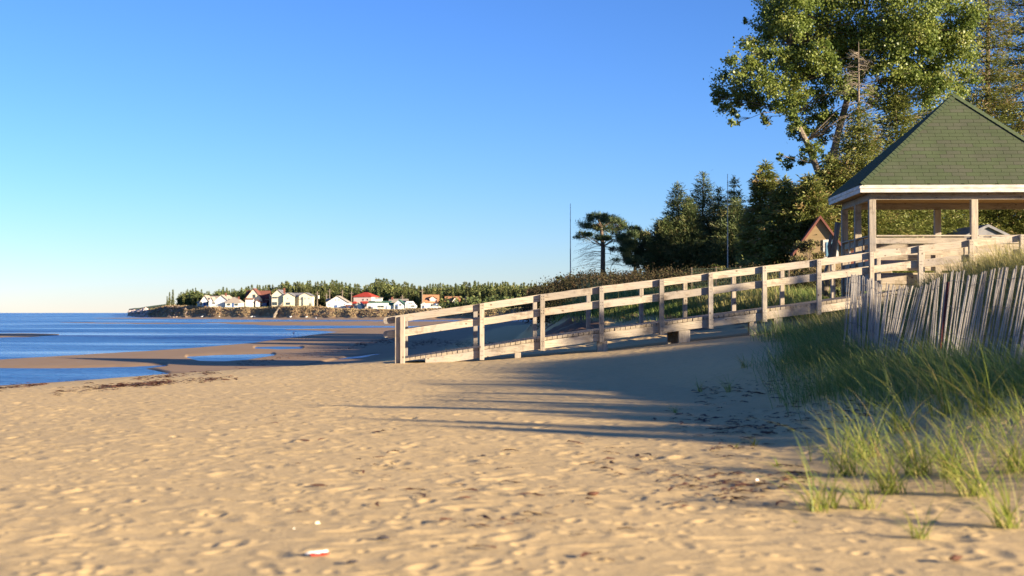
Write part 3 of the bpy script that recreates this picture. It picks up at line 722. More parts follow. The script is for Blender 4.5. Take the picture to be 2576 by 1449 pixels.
# dead bare snag inside the crown
def snag():
    b = at(2160, 420, 84.0); b.z = gz(b.x, b.y); o = empty('dead_tree', b, 0, 'bare grey dead spruce top showing among the poplar leaves above the dark spruce', 'tree'); mb = MB(); rr = random.Random(3)
    T = [Vector(at(2160, v, 84.0))-b for v in (560, 420, 300, 200, 105)]; T[0] = Vector((0, 0, 0)); mb.tube(T, [.14, .12, .09, .06, .015], 7); tw = MB()
    for i in range(150):
        v = rr.uniform(125, 420); p = Vector(at(2160+rr.uniform(-1, 1), v, 84.0))-b; a = rr.uniform(0, 6.28); L = (.55+1.8*(v-110)/300)*rr.uniform(.5, 1.1)
        P = limb(tw, p, p+Vector((math.cos(a)*L, math.sin(a)*L, rr.uniform(-.25, .15)*L)), .014, .004, .05, 4, rr, 4)
        for k in range(5): limb(tw, P[rr.randint(1, 3)], P[-1]+Vector([rr.uniform(-.3, .3) for _ in range(3)]), .006, .002, 0, 3, rr, 3)
    mb.build('trunk', M['bark_pale'], o, smooth=True); tw.build('branches', M['dead_twig'], o)
snag()
def at_ground(u, Y):
    x = ux(u, Y); return (x, Y, gz(x, Y)-.1)
def sp(u, vt, Y, R, seed, wh, per, sprays, mat, label, name='spruce_tree', **k):
    Y *= 1.55; R *= 1.62; sprays = int(sprays*3.2); k['length'] = k['length']*.95; k['width'] = k['width']*.72; p = at_ground(u, Y); H = vz(vt, Y)-p[2]; return spruce(name, p, H, R, seed, wh, per, sprays, mat, label, **k)
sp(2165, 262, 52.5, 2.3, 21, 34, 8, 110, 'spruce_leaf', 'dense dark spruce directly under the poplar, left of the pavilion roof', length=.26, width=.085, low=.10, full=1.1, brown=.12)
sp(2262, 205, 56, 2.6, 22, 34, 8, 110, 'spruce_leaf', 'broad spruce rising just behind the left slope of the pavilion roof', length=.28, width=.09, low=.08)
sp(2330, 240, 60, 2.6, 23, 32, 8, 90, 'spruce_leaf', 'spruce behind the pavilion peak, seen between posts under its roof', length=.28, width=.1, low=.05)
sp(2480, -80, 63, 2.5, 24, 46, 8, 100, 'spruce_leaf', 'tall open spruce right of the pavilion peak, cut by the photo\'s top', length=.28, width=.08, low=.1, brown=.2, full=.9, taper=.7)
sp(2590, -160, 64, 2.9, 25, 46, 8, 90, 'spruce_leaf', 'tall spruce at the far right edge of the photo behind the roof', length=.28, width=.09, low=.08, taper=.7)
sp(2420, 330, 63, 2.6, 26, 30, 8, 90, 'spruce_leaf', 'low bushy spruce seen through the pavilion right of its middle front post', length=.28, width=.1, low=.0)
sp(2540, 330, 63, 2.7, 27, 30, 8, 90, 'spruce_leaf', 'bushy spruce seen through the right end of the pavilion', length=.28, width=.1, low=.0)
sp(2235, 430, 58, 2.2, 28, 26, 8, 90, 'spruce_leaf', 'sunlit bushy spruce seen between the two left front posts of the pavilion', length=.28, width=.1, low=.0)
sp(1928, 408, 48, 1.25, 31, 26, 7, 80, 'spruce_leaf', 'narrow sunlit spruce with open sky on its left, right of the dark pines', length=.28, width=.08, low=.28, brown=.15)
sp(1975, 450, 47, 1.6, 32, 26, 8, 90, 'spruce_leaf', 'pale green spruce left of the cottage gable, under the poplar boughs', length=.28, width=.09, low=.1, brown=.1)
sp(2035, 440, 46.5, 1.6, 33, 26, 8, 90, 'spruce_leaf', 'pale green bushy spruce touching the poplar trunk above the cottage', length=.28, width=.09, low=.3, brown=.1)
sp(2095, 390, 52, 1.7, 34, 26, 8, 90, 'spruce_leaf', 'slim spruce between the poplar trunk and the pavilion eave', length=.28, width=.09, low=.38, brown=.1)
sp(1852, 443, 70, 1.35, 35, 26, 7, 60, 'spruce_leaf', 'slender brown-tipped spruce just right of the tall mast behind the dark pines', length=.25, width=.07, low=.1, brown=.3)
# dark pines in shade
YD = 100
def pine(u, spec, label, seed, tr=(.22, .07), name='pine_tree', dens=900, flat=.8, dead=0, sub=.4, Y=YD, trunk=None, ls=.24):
    B = bl(spec, Y, 1.8, seed); x, y, z = at_ground(u, Y)
    tops = sorted(spec, key=lambda q: q[1])[0]
    T = [(x, y, z)]+[at(a, b, Y) for a, b in (trunk or [(u, (tops[1]+680)/2), (tops[0], tops[1]+5)])]
    def ex(mb, b, rr):
        for i in range(dead):
            v = rr.uniform(610, 690); p = Vector(at(u, v, Y))-b; L = rr.uniform(.8, 2.2); s = -1 if rr.random() < .65 else 1
            q = limb(mb, p, p+Vector((s*L, rr.uniform(-.4, .4), rr.uniform(-.25, .1)*L)), .018, .004, .08, 4, rr, 4)
            for k in range(5): limb(mb, q[rr.randint(1, 3)], q[-1]+Vector((rr.uniform(-.2, .2), rr.uniform(-.2, .2), rr.uniform(-.3, .1))), .006, .002, 0, 3, rr, 3)
    return bough_tree(name, (x, y, z), T, B, label, 'pine_dark', 'bark', ls, dens*4.2, 'needle', None, seed, tr, flat, sub, aspect=.15, limb_r=.045, extra=ex)
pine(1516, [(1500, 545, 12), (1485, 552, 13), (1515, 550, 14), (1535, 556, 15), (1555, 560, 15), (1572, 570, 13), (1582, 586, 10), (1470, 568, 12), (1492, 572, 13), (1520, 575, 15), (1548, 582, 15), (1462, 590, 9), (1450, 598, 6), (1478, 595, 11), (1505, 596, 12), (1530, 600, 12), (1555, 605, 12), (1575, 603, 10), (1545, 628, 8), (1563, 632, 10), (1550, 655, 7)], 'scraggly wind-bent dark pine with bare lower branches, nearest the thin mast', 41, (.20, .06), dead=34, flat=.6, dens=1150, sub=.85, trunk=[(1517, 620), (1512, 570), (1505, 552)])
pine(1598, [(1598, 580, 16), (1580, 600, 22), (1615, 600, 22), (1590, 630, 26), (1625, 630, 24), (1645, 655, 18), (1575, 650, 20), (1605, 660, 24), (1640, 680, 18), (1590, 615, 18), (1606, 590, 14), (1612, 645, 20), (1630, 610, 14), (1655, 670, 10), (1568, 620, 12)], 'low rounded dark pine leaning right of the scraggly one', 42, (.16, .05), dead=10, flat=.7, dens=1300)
def candle(seed, spec, n=14):
    r = random.Random(seed); out = []
    for u, v, rr in spec:
        out.append((u, v, rr))
    return out
def cl(u, vt, Y, R, seed, label, **k):
    p = at_ground(u, Y); H = vz(vt, Y)-p[2]; return spruce('pine_tree', p, H, R, seed, 32, 8, 210, 'pine_dark', label, length=.30, width=.05, up=.34, **k)
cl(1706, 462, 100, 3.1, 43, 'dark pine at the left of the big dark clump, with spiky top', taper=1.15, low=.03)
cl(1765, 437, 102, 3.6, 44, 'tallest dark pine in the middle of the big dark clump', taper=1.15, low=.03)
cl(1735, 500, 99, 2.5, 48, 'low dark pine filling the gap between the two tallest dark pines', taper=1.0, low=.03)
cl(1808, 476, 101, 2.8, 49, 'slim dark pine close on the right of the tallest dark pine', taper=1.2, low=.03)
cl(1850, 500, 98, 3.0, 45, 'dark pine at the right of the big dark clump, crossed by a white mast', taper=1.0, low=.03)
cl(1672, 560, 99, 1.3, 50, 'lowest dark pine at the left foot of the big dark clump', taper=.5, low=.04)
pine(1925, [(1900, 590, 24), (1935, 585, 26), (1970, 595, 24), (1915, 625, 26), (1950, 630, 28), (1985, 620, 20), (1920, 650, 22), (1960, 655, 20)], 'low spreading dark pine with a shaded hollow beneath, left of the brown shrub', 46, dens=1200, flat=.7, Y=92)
# saplings and shrubs
def shrub(name, u, v, Y, rp, label, mat, dens, ls, seed, n=6, cat='shrub', spread=.8, flat=.8, h=None):
    x = ux(u, Y); z = gz(x, Y); zc = vz(v, Y); r = rp*Y/F; rr = random.Random(seed)
    B = [(x+rr.uniform(-1, 1)*r*spread, Y+rr.uniform(-1, 1)*r*.5, z+(zc-z)*rr.uniform(.35, .95), r*rr.uniform(.4, .62)) for _ in range(n)]
    return bough_tree(name, (x, Y, z-.05), [(x, Y, z-.05), (x, Y, z+(zc-z)*.4), (x+.03, Y, z+(zc-z)*.8)], B, label, mat, 'bark', ls, dens, 'leaf', None, seed, (.05, .015), flat, .4, cat, .5, .015)
shrub('willow_shrub', 2035, 606, 60, 46, 'rounded olive and brown shrub in the sun below the tan cottage', 'willow_leaf', 1900, .10, 51, 12)
shrub('willow_shrub', 1985, 640, 58, 24, 'smaller brown shrub left of the rounded olive shrub', 'willow_leaf', 1900, .09, 52, 7)
shrub('sapling', 1393, 684, 96, 16, 'leafy dark sapling on the skyline left of the thin mast', 'pine_dark', 1600, .10, 53, 7)
shrub('sapling', 1412, 692, 96, 13, 'low leafy sapling close beside the mast on its left side', 'pine_dark', 1600, .10, 54, 5)
shrub('sapling', 1458, 676, 96, 11, 'small upright sapling just right of the thin mast', 'pine_dark', 1600, .10, 55, 6)
shrub('young_pine', 1665, 690, 80, 16, 'small bright green bush at the foot of the dark pines', 'spruce_leaf', 1600, .10, 56, 5)
shrub('young_pine', 1795, 672, 78, 22, 'green bush below the tallest dark pine beside the wire fence', 'spruce_leaf', 1700, .10, 57, 6)
shrub('young_pine', 2105, 715, 47, 26, 'small bushy green plant beside the stump at the pavilion corner', 'spruce_leaf', 1700, .08, 58, 6)
# old gnarled trunk by the pavilion corner
def stump():
    Y = 46.5; x = ux(2075, Y); z = gz(x, Y); o = empty('tree_trunk', (x, Y, z), 0, 'weathered leaning bare tree trunk standing behind the ramp next to the pavilion', 'tree trunk'); b = Vector(o.location)
    mb = MB(); q = [at(2073, 745, Y), at(2078, 700, Y), at(2092, 650, Y), at(2103, 600, Y), at(2108, 560, Y)]; mb.tube([p-b for p in q], [.17, .11, .14, .08, .10], 9)
    q = [at(2092, 650, Y), at(2086, 620, Y), at(2090, 590, Y)]; mb.tube([p-b for p in q], [.09, .07, .03], 7); mb.build('trunk', M['bark_pale'], o, smooth=True)
stump()
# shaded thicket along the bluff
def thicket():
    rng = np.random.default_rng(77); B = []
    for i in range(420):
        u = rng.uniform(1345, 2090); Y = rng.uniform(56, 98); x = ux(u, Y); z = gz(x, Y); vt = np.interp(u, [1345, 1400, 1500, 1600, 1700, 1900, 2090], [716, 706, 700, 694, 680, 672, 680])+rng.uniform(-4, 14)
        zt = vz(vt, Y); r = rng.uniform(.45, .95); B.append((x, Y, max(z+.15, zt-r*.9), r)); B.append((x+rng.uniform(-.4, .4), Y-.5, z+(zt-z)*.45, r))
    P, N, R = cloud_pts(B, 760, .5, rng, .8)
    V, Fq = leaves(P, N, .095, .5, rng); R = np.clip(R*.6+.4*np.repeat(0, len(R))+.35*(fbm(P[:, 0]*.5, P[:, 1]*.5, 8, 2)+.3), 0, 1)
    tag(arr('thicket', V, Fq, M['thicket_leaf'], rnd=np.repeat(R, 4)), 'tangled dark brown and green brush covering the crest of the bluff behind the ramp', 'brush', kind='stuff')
thicket()
def green_bank():
    rng = np.random.default_rng(79); B = []
    for i in range(260):
        Y = rng.uniform(75, 300); u = rng.uniform(1235, 1420)
        x = ux(u, Y); z = gz(x, Y)
        if z < 1.0: continue
        r = rng.uniform(.5, 1.3)*(Y/120)**.5; B.append((x, Y, z+r*.5, r))
    if not B: return
    P, N, R = cloud_pts(B, 130, .5, rng, .8); V, Fq = leaves(P, N, .32, .6, rng)
    tag(arr('shrubbery', V, Fq, M['far_leaf'], rnd=np.repeat(R, 4)), 'green shrubbery covering the low shore beyond the ramp', 'shrubbery', kind='stuff')
green_bank()

# ================================================================ BEACH GRASS
def field(name, n, box, fn, h, w, lean, bend, mat, label, seed, az=None, clump=.16, per=14):
    rng = np.random.default_rng(seed); m = n//per
    cx = rng.uniform(box[0], box[1], m*3); cy = rng.uniform(box[2], box[3], m*3); keep = rng.random(m*3) < fn(cx, cy); cx = cx[keep][:m]; cy = cy[keep][:m]
    cv = rng.random(len(cx)); k = np.repeat(np.arange(len(cx)), per)
    x = cx[k]+rng.normal(0, clump, len(k)); y = cy[k]+rng.normal(0, clump, len(k)); z = ground(x, y)-.02
    P = np.stack([x, y, z], 1); hh = h*(.45+.75*rng.random(len(k)))*(.7+.5*cv[k])
    a = rng.normal(az, 1.0, len(k)) if az is not None else None
    V, Fq, q = blades(P, hh, w*(.7+.6*rng.random(len(k))), lean*rng.random(len(k)), bend*(.3+rng.random(len(k))), rng, a)
    R = np.clip(.55*cv[k]+.5*rng.random(len(k))-.05, 0, 1)
    tag(arr(name, V, Fq, M[mat], rnd=np.repeat(R, q)), label, 'grass', kind='stuff')
AZW = 2.75
fl = lambda Y: np.interp(Y, [p[1] for p in pts[::-1]], [p[0] for p in pts[::-1]])
field('dune_grass', 38000, (6.0, 13, 18.5, 34.5), lambda x, y: S((x-fl(y)-.55-.10*np.clip(y-24, 0, 9))/.7), .66, .011, .35, .5, 'marram_dry', 'olive and straw beach grass covering the dune crest behind the snow fence', 61, AZW)
field('beach_grass', 9500, (2.9, 6.6, 12.6, 24.5), lambda x, y: S((x-(3.1+.10*np.abs(y-17))-.5*fbm(x, y, 5, 2))/1.5)*S((fl(y)+.45-x)/.3), .56, .0068, .42, .65, 'marram', 'soft green beach grass at the foot of the snow fence', 62, AZW)
field('beach_grass', 6500, (4.6, 8.2, 24, 35), lambda x, y: S((x-(5.3+.03*(y-24)))/1.2)*S((36.2-y)/2)*(.3+vnoise(x*1.3, y*1.3, 5)), .55, .010, .35, .5, 'marram', 'patchy green beach grass on the sand between the ramp and the snow fence', 63, AZW)
def bankd(x, y):
    z = ground(x, y); return S((z-.9)/.35)*S((x+.2)/1.5)*(.25+.9*vnoise(x*.6, y*.6, 12))
field('bank_grass', 34000, (-.5, 12.5, 41.2, 51), bankd, .55, .014, .3, .5, 'marram', 'lush green grass growing on the bank behind the ramp railings', 64, AZW, .22)
field('straw_grass', 2000, (2.5, 11, 45, 49), lambda x, y: S((vnoise(x*.8, y*.8, 3)-.45)/.2), 1.05, .020, .35, .18, 'marram_dry', 'tall straw coloured grass stems standing above the green bank', 65, AZW, .25, 8)
field('beach_grass', 1100, (2.3, 5.4, 8.2, 12.6), lambda x, y: S((x-2.2-.25*np.abs(y-11))/1.6)*S((vnoise(x*2.2, y*2.2, 9)-.3)/.3), .38, .0065, .55, .7, 'marram_tuft', 'thin scattered sunlit grass between the tufts at lower right', 66, AZW, .12, 9)
# separate tufts on the sand
def tuft(u, v, hp, nb, label, seed, spread=.07, mat='marram_tuft', w=.0068, Y=None):
    nb = int(nb*1.45); hp *= 1.12; Y = Y or 1.2*F/(v-787)
    for _ in range(6):
        x = ux(u, Y); z = gz(x, Y); Y = (CH-z)*F/(v-787)
    x = ux(u, Y); z = gz(x, Y); h = hp*Y/F; rng = np.random.default_rng(seed)
    P = np.stack([rng.normal(0, spread*h*1.1, nb), rng.normal(0, spread*h*1.1, nb), np.full(nb, -.02)], 1)
    V, Fq, q = blades(P, h*(.4+.75*rng.random(nb)), w*(.6+.8*rng.random(nb)), .10+.6*rng.random(nb), .15+1.0*rng.random(nb), rng, rng.normal(AZW, 1.5, nb), 6)
    o = arr('grass_tuft', V, Fq, M[mat], rnd=np.repeat(rng.random(nb), q)); o.location = (x, Y, z)
    tag(o, label, 'grass tuft', 'grass tufts on the sand')
for i, a in enumerate([
 (2058, 1285, 190, 26, 'yellow green grass tuft nearest the bare sand, furthest left of the sunlit tufts'),
 (2092, 1278, 130, 24, 'small grass tuft right beside the leftmost sunlit tuft'),
 (2172, 1278, 150, 30, 'upright bright tuft standing alone on the sand left of centre in the sunlit group'),
 (2130, 1195, 200, 46, 'large fanned tuft at the back left of the sunlit group'),
 (2232, 1240, 210, 46, 'tuft with orange stems in the middle of the sunlit group'),
 (2310, 1195, 200, 46, 'broad bright tuft right of the orange-stemmed one'),
 (2395, 1200, 200, 44, 'bright tuft with long arching blades, third from the right edge at the back'),
 (2312, 1352, 110, 22, 'short tuft standing forward of the others near the bottom of the photo'),
 (2450, 1245, 180, 40, 'leaning tuft with blades trailing to the left, near the right edge'),
 (2530, 1325, 210, 40, 'dark based tuft at the right edge, lowest of the big tufts'),
 (2550, 1200, 200, 46, 'dense tuft at the right edge, above the lowest one'),
 (2180, 1150, 190, 40, 'tuft half in shade at the back of the sunlit group'),
 (2480, 1140, 210, 46, 'shaded tuft at the right edge behind the sunlit group'),
 (2380, 1120, 200, 46, 'shaded thin tuft behind the broad bright tuft'),
 (2270, 1110, 180, 40, 'shaded tuft of fine blades between sunlit group and fence grass'),
 (1898, 1120, 42, 14, 'tiny upright tuft on bare sand at the shadow edge, right of a pair'),
 (1852, 1126, 34, 12, 'tiny tuft on bare sand at the edge of the shadow, left one of a pair'),
 (1955, 1172, 30, 14, 'flat wispy sprig on the rippled sand below the shadow'),
 (1700, 1040, 40, 12, 'thin sprig in the shadow, furthest left on the sand'),
 (1835, 985, 60, 18, 'small shaded tuft on the sand left of the fence grass'),
 (1760, 985, 45, 12, 'sparse sprig on the shaded sand below the ramp footing'),
 (1875, 965, 60, 20, 'shaded tuft a little above the small one left of the fence grass'),
 (1965, 905, 90, 30, 'sunlit tuft on the sand just below the ramp, left of the fence'),
 (2000, 1310, 20, 8, 'few dry blades lying low on the sand before the sunlit group')]): tuft(*a, seed=100+i)
def weeds():
    rng = np.random.default_rng(5); n = 60; Y = 40.6; x = rng.uniform(ux(1118, Y), ux(1170, Y), n); y = Y+rng.normal(0, .2, n)
    V, Fq, q = blades(np.stack([x, y, ground(x, y)], 1), .25*(.5+.8*rng.random(n)), np.full(n, .012), .6*rng.random(n), .5*rng.random(n), rng)
    tag(arr('dry_weeds', V, Fq, M['marram_dry'], rnd=np.repeat(rng.random(n), q)), 'low dry weeds showing just above the ramp deck near its lower end', 'weeds', kind='stuff')
weeds()

# ================================================================ STRAND: wrack, shells, litter
def wrack():
    rng = np.random.default_rng(31); P = []; sz = []
    lines = [((0, 978), (120, 962), 70, 6), ((250, 975), (440, 962), 150, 4), ((350, 952), (560, 935), 90, 8), ((600, 918), (900, 872), 200, 8), ((900, 868), (1010, 850), 330, 7), ((955, 858), (1260, 868), 700, 9),
             ((0, 955), (350, 928), 110, 5), ((1000, 885), (1100, 850), 200, 8), ((150, 985), (600, 950), 160, 9), ((1750, 1000), (2050, 960), 130, 30), ((1800, 1100), (2250, 1010), 230, 50), ((1650, 1050), (1950, 1080), 90, 40), ((1700, 1230), (2050, 1200), 70, 40), ((1450, 1150), (2000, 1260), 60, 60), ((700, 1100), (1600, 1350), 70, 130)]
    for a, b, n, sp_ in lines:
        t = rng.random(n); t = t+.06*rng.normal(0, 1, n)*0
        cl = np.floor(t*14)/14+rng.normal(0, .018, n); t = np.where(rng.random(n) < .7, cl, t)
        u = a[0]+(b[0]-a[0])*t; v = a[1]+(b[1]-a[1])*t+rng.normal(0, sp_*.5, n)
        Y = 1.2*F/(v-787)
        for _ in range(8):
            z = ground(ux(u, Y), Y); Y = .5*Y+.5*np.clip((CH-z)*F/(v-787), 5, 140)
        P.append(np.stack([ux(u, Y), Y], 1)); sz.append(np.where(Y > 25, rng.uniform(.05, .14, n), rng.uniform(.03, .11, n)))
    P = np.concatenate(P); s = np.concatenate(sz); z0 = ground(P[:, 0], P[:, 1]); z0 = z0+micro(P[:, 0], P[:, 1], z0)
    mb_v = []; Fq = []; n = len(P)
    az = rng.normal(.25, .7, n); d = np.stack([np.cos(az), np.sin(az), 0*az], 1)
    # each scrap is a short twisted ribbon lying on the sand
    Pz = np.stack([P[:, 0], P[:, 1], z0], 1); V = np.zeros((n, 4, 2, 3)); sd = np.stack([-np.sin(az), np.cos(az), 0*az], 1)
    for i in range(4):
        t = i/3; c = Pz+d*(s*(t-.5)*1.6)[:, None]+sd*(np.sin(t*5+az*7)*s*.22)[:, None]+np.array([0, 0, 1])*(.012+.03*rng.random(n)*s*5*math.sin(math.pi*t))[:, None]
        w = (s*.12*(1.1-abs(t-.5)))[:, None]; tl = rng.uniform(-.7, .7, n)[:, None]
        V[:, i, 0] = c-sd*w-np.array([0, 0, 1])*w*tl; V[:, i, 1] = c+sd*w+np.array([0, 0, 1])*w*tl
    b = (np.arange(n)*8)[:, None]; Fq = np.concatenate([b+np.array([[2*i, 2*i+1, 2*i+3, 2*i+2]]) for i in range(3)], 0)
    tag(arr('seaweed', V.reshape(-1, 3), Fq, M['seaweed']), 'dark brown scraps of dried seaweed strewn in lines over the sand', 'seaweed', kind='stuff')
wrack()
def on_sand(u, v):
    Y = 1.2*F/(v-787)
    for _ in range(8):
        x = ux(u, Y); z = gz(x, Y); Y = .5*Y+.5*(CH-z)*F/(v-787)
    x = ux(u, Y); a = np.array([x]); b = np.array([Y]); z = ground(a, b); z = z+micro(a, b, z); return Vector((x, Y, float(z[0])))
def wrapper():
    p = on_sand(798, 1399); o = empty('litter_wrapper', p, .35, 'crumpled red and white wrapper lying on the sand near the bottom edge', 'wrapper')
    mb = MB(); mb.tube([(-.055, .0, .012), (-.03, .0, .016), (.03, .0, .018), (.055, 0, .016)], [.006, .006, .006, .010], 8); mb.build('white_roll', M['wrapper_white'], o, smooth=True)
    mb = MB(); g = [[(-.035+.03*i, -.010-.013*j, .012-.005*j+.006*((i*3+j*5) % 3)) for i in range(4)] for j in range(3)]
    for j in range(2):
        for i in range(3): mb.quad(g[j][i], g[j+1][i], g[j+1][i+1], g[j][i+1])
    q = mb.build('red_panel', M['wrapper_red'], o); s = q.modifiers.new('thickness', 'SOLIDIFY'); s.thickness = .002
    mb = MB(); mb.box(-.012, -.032, .016, .012, -.022, .0195); mb.build('white_label', M['wrapper_white'], o)
wrapper()
def shell(u, v, r, mat, label, cat='shell'):
    p = on_sand(u, v); mb = MB(); n = 11; m = 5
    for j in range(m+1):
        for i in range(n+1):
            a = math.pi*(i/n)*1.1-.17; q = j/m; rr_ = r*q*(1+.05*math.cos(i*math.pi)); mb.v.append((rr_*math.cos(a), rr_*math.sin(a)*.25, .004+rr_*math.sin(a)*.85+.25*r*math.sin(q*math.pi)*.3))
    for j in range(m):
        for i in range(n): k = j*(n+1)+i; mb.f.append((k, k+1, k+n+2, k+n+1))
    o = mb.build('seashell', M[mat], None, smooth=True); s = o.modifiers.new('thickness', 'SOLIDIFY'); s.thickness = .003; o.location = p; o.rotation_euler = (0, 0, .6); tag(o, label, cat)
shell(800, 1315, .015, 'shell', 'pale yellow fan shell standing on the sand left of centre')
shell(741, 1330, .005, 'shell_white', 'tiny white shell chip left of the yellow fan shell')
shell(1903, 1209, .016, 'shell_white', 'white shell on rippled sand under the left tiny grass tufts')
def chunk(u, v, L, label, mat='charcoal', name='driftwood'):
    p = on_sand(u, v); rr = random.Random(u); mb = MB(); k = 5
    P = [(-L/2+L*i/(k-1), rr.uniform(-.1, .1)*L, .008+.12*L*(.5+rr.random()*.5)) for i in range(k)]; mb.tube(P, [L*.05, L*.13, L*.17, L*.12, L*.03], 7)
    o = mb.build(name, M[mat], None, smooth=True); o.location = p; o.rotation_euler = (0, 0, .5); tag(o, label, 'driftwood')
chunk(966, 1360, .075, 'dark curled scrap of driftwood right of the yellow shell')
chunk(888, 1422, .06, 'slim dark sliver of wood low in the frame right of the red wrapper')
chunk(1217, 1146, .05, 'small dark chip on open sand in the middle of the beach')
chunk(1492, 1250, .09, 'reddish brown curl of seaweed root on the sand below the shadow', 'seaweed')
chunk(2400, 1410, .10, 'brown tangle of roots on the sand at lower right', 'seaweed')

# ================================================================ MASTS AND GARDEN FENCE
def mast(u, v0, v1, Y, r, mat, label):
    x, y, z = at_ground(u, Y); o = empty('mast', (x, y, z), 0, label, 'mast'); H = vz(v0, Y)-z
    MB().tube([(0, 0, 0), (0, 0, H*.5)], [r*1.2, r], 8).build('lower_pole', M[mat], o); MB().tube([(0, 0, H*.5), (0, 0, H)], [r*.8, r*.5], 8).build('upper_pole', M[mat], o)
mast(1435, 512, 697, 98, .035, 'steel', 'tall thin grey mast standing alone against the sky left of the pines')
mast(1831, 437, 640, 92, .035, 'paint_white', 'tall thin pale mast rising in front of the dark pine clump')
def garden_fence():
    Y = 53.0; x0, x1 = ux(1740, Y), ux(1985, Y); o = empty('wire_fence', (x0, Y, gz(x0, Y)), 0, 'low green wire mesh fence on thin posts behind the ramp grass', 'fence'); b = Vector(o.location)
    n = 5; tops = []
    for i in range(n):
        x = x0+(x1-x0)*i/(n-1); z = vz(670-i*1.5, Y); MB().box(x-b.x-.03, -.03, -.3, x-b.x+.03, .03, z-b.z-.04).build('post', M['bark'], o); tops.append((x-b.x, z-b.z))
    mb = MB()
    for i in range(n-1):
        (a, za), (c, zc) = tops[i], tops[i+1]
        for k in range(9): mb.bar((a, -.04, za-.1-k*.13), (c, -.04, zc-.1-k*.13), .008, .008)
        m = 14
        for k in range(m): t = k/m; x = a+(c-a)*t; z = za+(zc-za)*t; mb.bar((x, -.045, z-.1), (x, -.045, z-1.14), .007, .007, (0, 1, 0))
    mb.build('wire_mesh', M['wire_green'], o)
garden_fence()
# ================================================================ HOUSES
def house(name, u, Y, W, D, H, RH, label, wall, roof_, gable='x', rot=0, wins=(), doors=(), chim=(), eave=.35, cat='house', z=None, sub=(), winmat='glass_dark', hip=False, doormat='siding_blue', frames=True):
    """W wide across the view, D deep, H to the eaves, RH roof rise; gable 'y': gable end faces the viewer; windows (x, z, w, h) on the front"""
    x = ux(u, Y); z0 = gz(x, Y)-.05 if z is None else z
    o = empty(name, (x, Y, z0), rot, label, cat, None)
    def block(W, D, H, RH, g, ox=0, oy=0, wm=wall, rm=roof_, hp=False, base=-1.4):
        mb = MB(); x0, x1, y0, y1 = ox-W/2, ox+W/2, oy, oy+D
        if g == 'y':
            mb.quad((x0, y0, base), (x1, y0, base), (x1, y0, H), (ox, y0, H+RH), (x0, y0, H)); mb.quad((x1, y1, base), (x0, y1, base), (x0, y1, H), (ox, y1, H+RH), (x1, y1, H))
            mb.quad((x1, y0, base), (x1, y1, base), (x1, y1, H), (x1, y0, H)); mb.quad((x0, y1, base), (x0, y0, base), (x0, y0, H), (x0, y1, H))
        else:
            yc = oy+D/2; tri = [] if hp else [1]
            mb.quad((x0, y0, base), (x1, y0, base), (x1, y0, H), (x0, y0, H)); mb.quad((x1, y1, base), (x0, y1, base), (x0, y1, H), (x1, y1, H))
            if hp: mb.quad((x1, y0, base), (x1, y1, base), (x1, y1, H), (x1, y0, H)); mb.quad((x0, y1, base), (x0, y0, base), (x0, y0, H), (x0, y1, H))
            else: mb.quad((x1, y0, base), (x1, y1, base), (x1, y1, H), (x1, yc, H+RH), (x1, y0, H)); mb.quad((x0, y1, base), (x0, y0, base), (x0, y0, H), (x0, yc, H+RH), (x0, y1, H))
        w_ = mb.build('wall', M[wm], o); e = eave; t = .16; rb = MB()
        def slab(p):
            n = len(rb.v); k = len(p); rb.v += [tuple(q) for q in p]+[(q[0], q[1], q[2]+t) for q in p]
            rb.f += [tuple(n+i for i in range(k-1, -1, -1)), tuple(n+k+i for i in range(k))]+[(n+i, n+(i+1) % k, n+k+(i+1) % k, n+k+i) for i in range(k)]
        if g == 'y':
            s = RH/(W/2); slab([(x0-e, y0-e, H-e*s), (ox, y0-e, H+RH), (ox, y1+e, H+RH), (x0-e, y1+e, H-e*s)]); slab([(ox, y0-e, H+RH), (x1+e, y0-e, H-e*s), (x1+e, y1+e, H-e*s), (ox, y1+e, H+RH)])
        elif hp:
            yc = oy+D/2; q = min(W, D)/2*.8
            c = [(x0-e, y0-e, H), (x1+e, y0-e, H), (x1+e, y1+e, H), (x0-e, y1+e, H)]; r = [(x0+q, yc, H+RH), (x1-q, yc, H+RH)]
            slab([c[0], c[1], r[1], r[0]]); slab([c[1], c[2], r[1]]); slab([c[2], c[3], r[0], r[1]]); slab([c[3], c[0], r[0]])
        else:
            yc = oy+D/2; s = RH/(D/2); slab([(x0-e, y0-e, H-e*s), (x1+e, y0-e, H-e*s), (x1+e, yc, H+RH), (x0-e, yc, H+RH)]); slab([(x0-e, yc, H+RH), (x1+e, yc, H+RH), (x1+e, y1+e, H-e*s), (x0-e, y1+e, H-e*s)])
        r_ = rb.build('roof', M[rm], o)
        for cx, cz, cw in (chim if ox == 0 else ()): MB().box(cx-cw/2, oy+D*.35, H, cx+cw/2, oy+D*.35+cw, H+cz).build('chimney', M['roof_brown'], r_)
    block(W, D, H, RH, gable, hp=hip)
    for b in sub: block(*b)
    for (wx_, wz, ww, wh, *yy) in wins:
        y = yy[0] if yy else 0
        f = MB().box(wx_-ww/2-.12, y-.06, wz-wh/2-.12, wx_+ww/2+.12, y-.003, wz+wh/2+.12).build('window', M['paint_white'], o)
        mb = MB(); n = max(1, int(round(ww/1.0)))
        for k in range(n): a = wx_-ww/2+ww*k/n+.03; mb.box(a, y-.09, wz-wh/2, a+ww/n-.06, y-.062, wz+wh/2)
        mb.build('pane', M[winmat], f)
    for (dx, dw, dh, *yy) in doors:
        y = yy[0] if yy else 0
        d = MB().box(dx-dw/2, y-.08, 0, dx+dw/2, y-.003, dh).build('door', M[doormat], o); MB().box(dx+dw/2-.2, y-.14, dh*.45, dx+dw/2-.12, y-.082, dh*.5).build('handle', M['steel'], d)
    return o
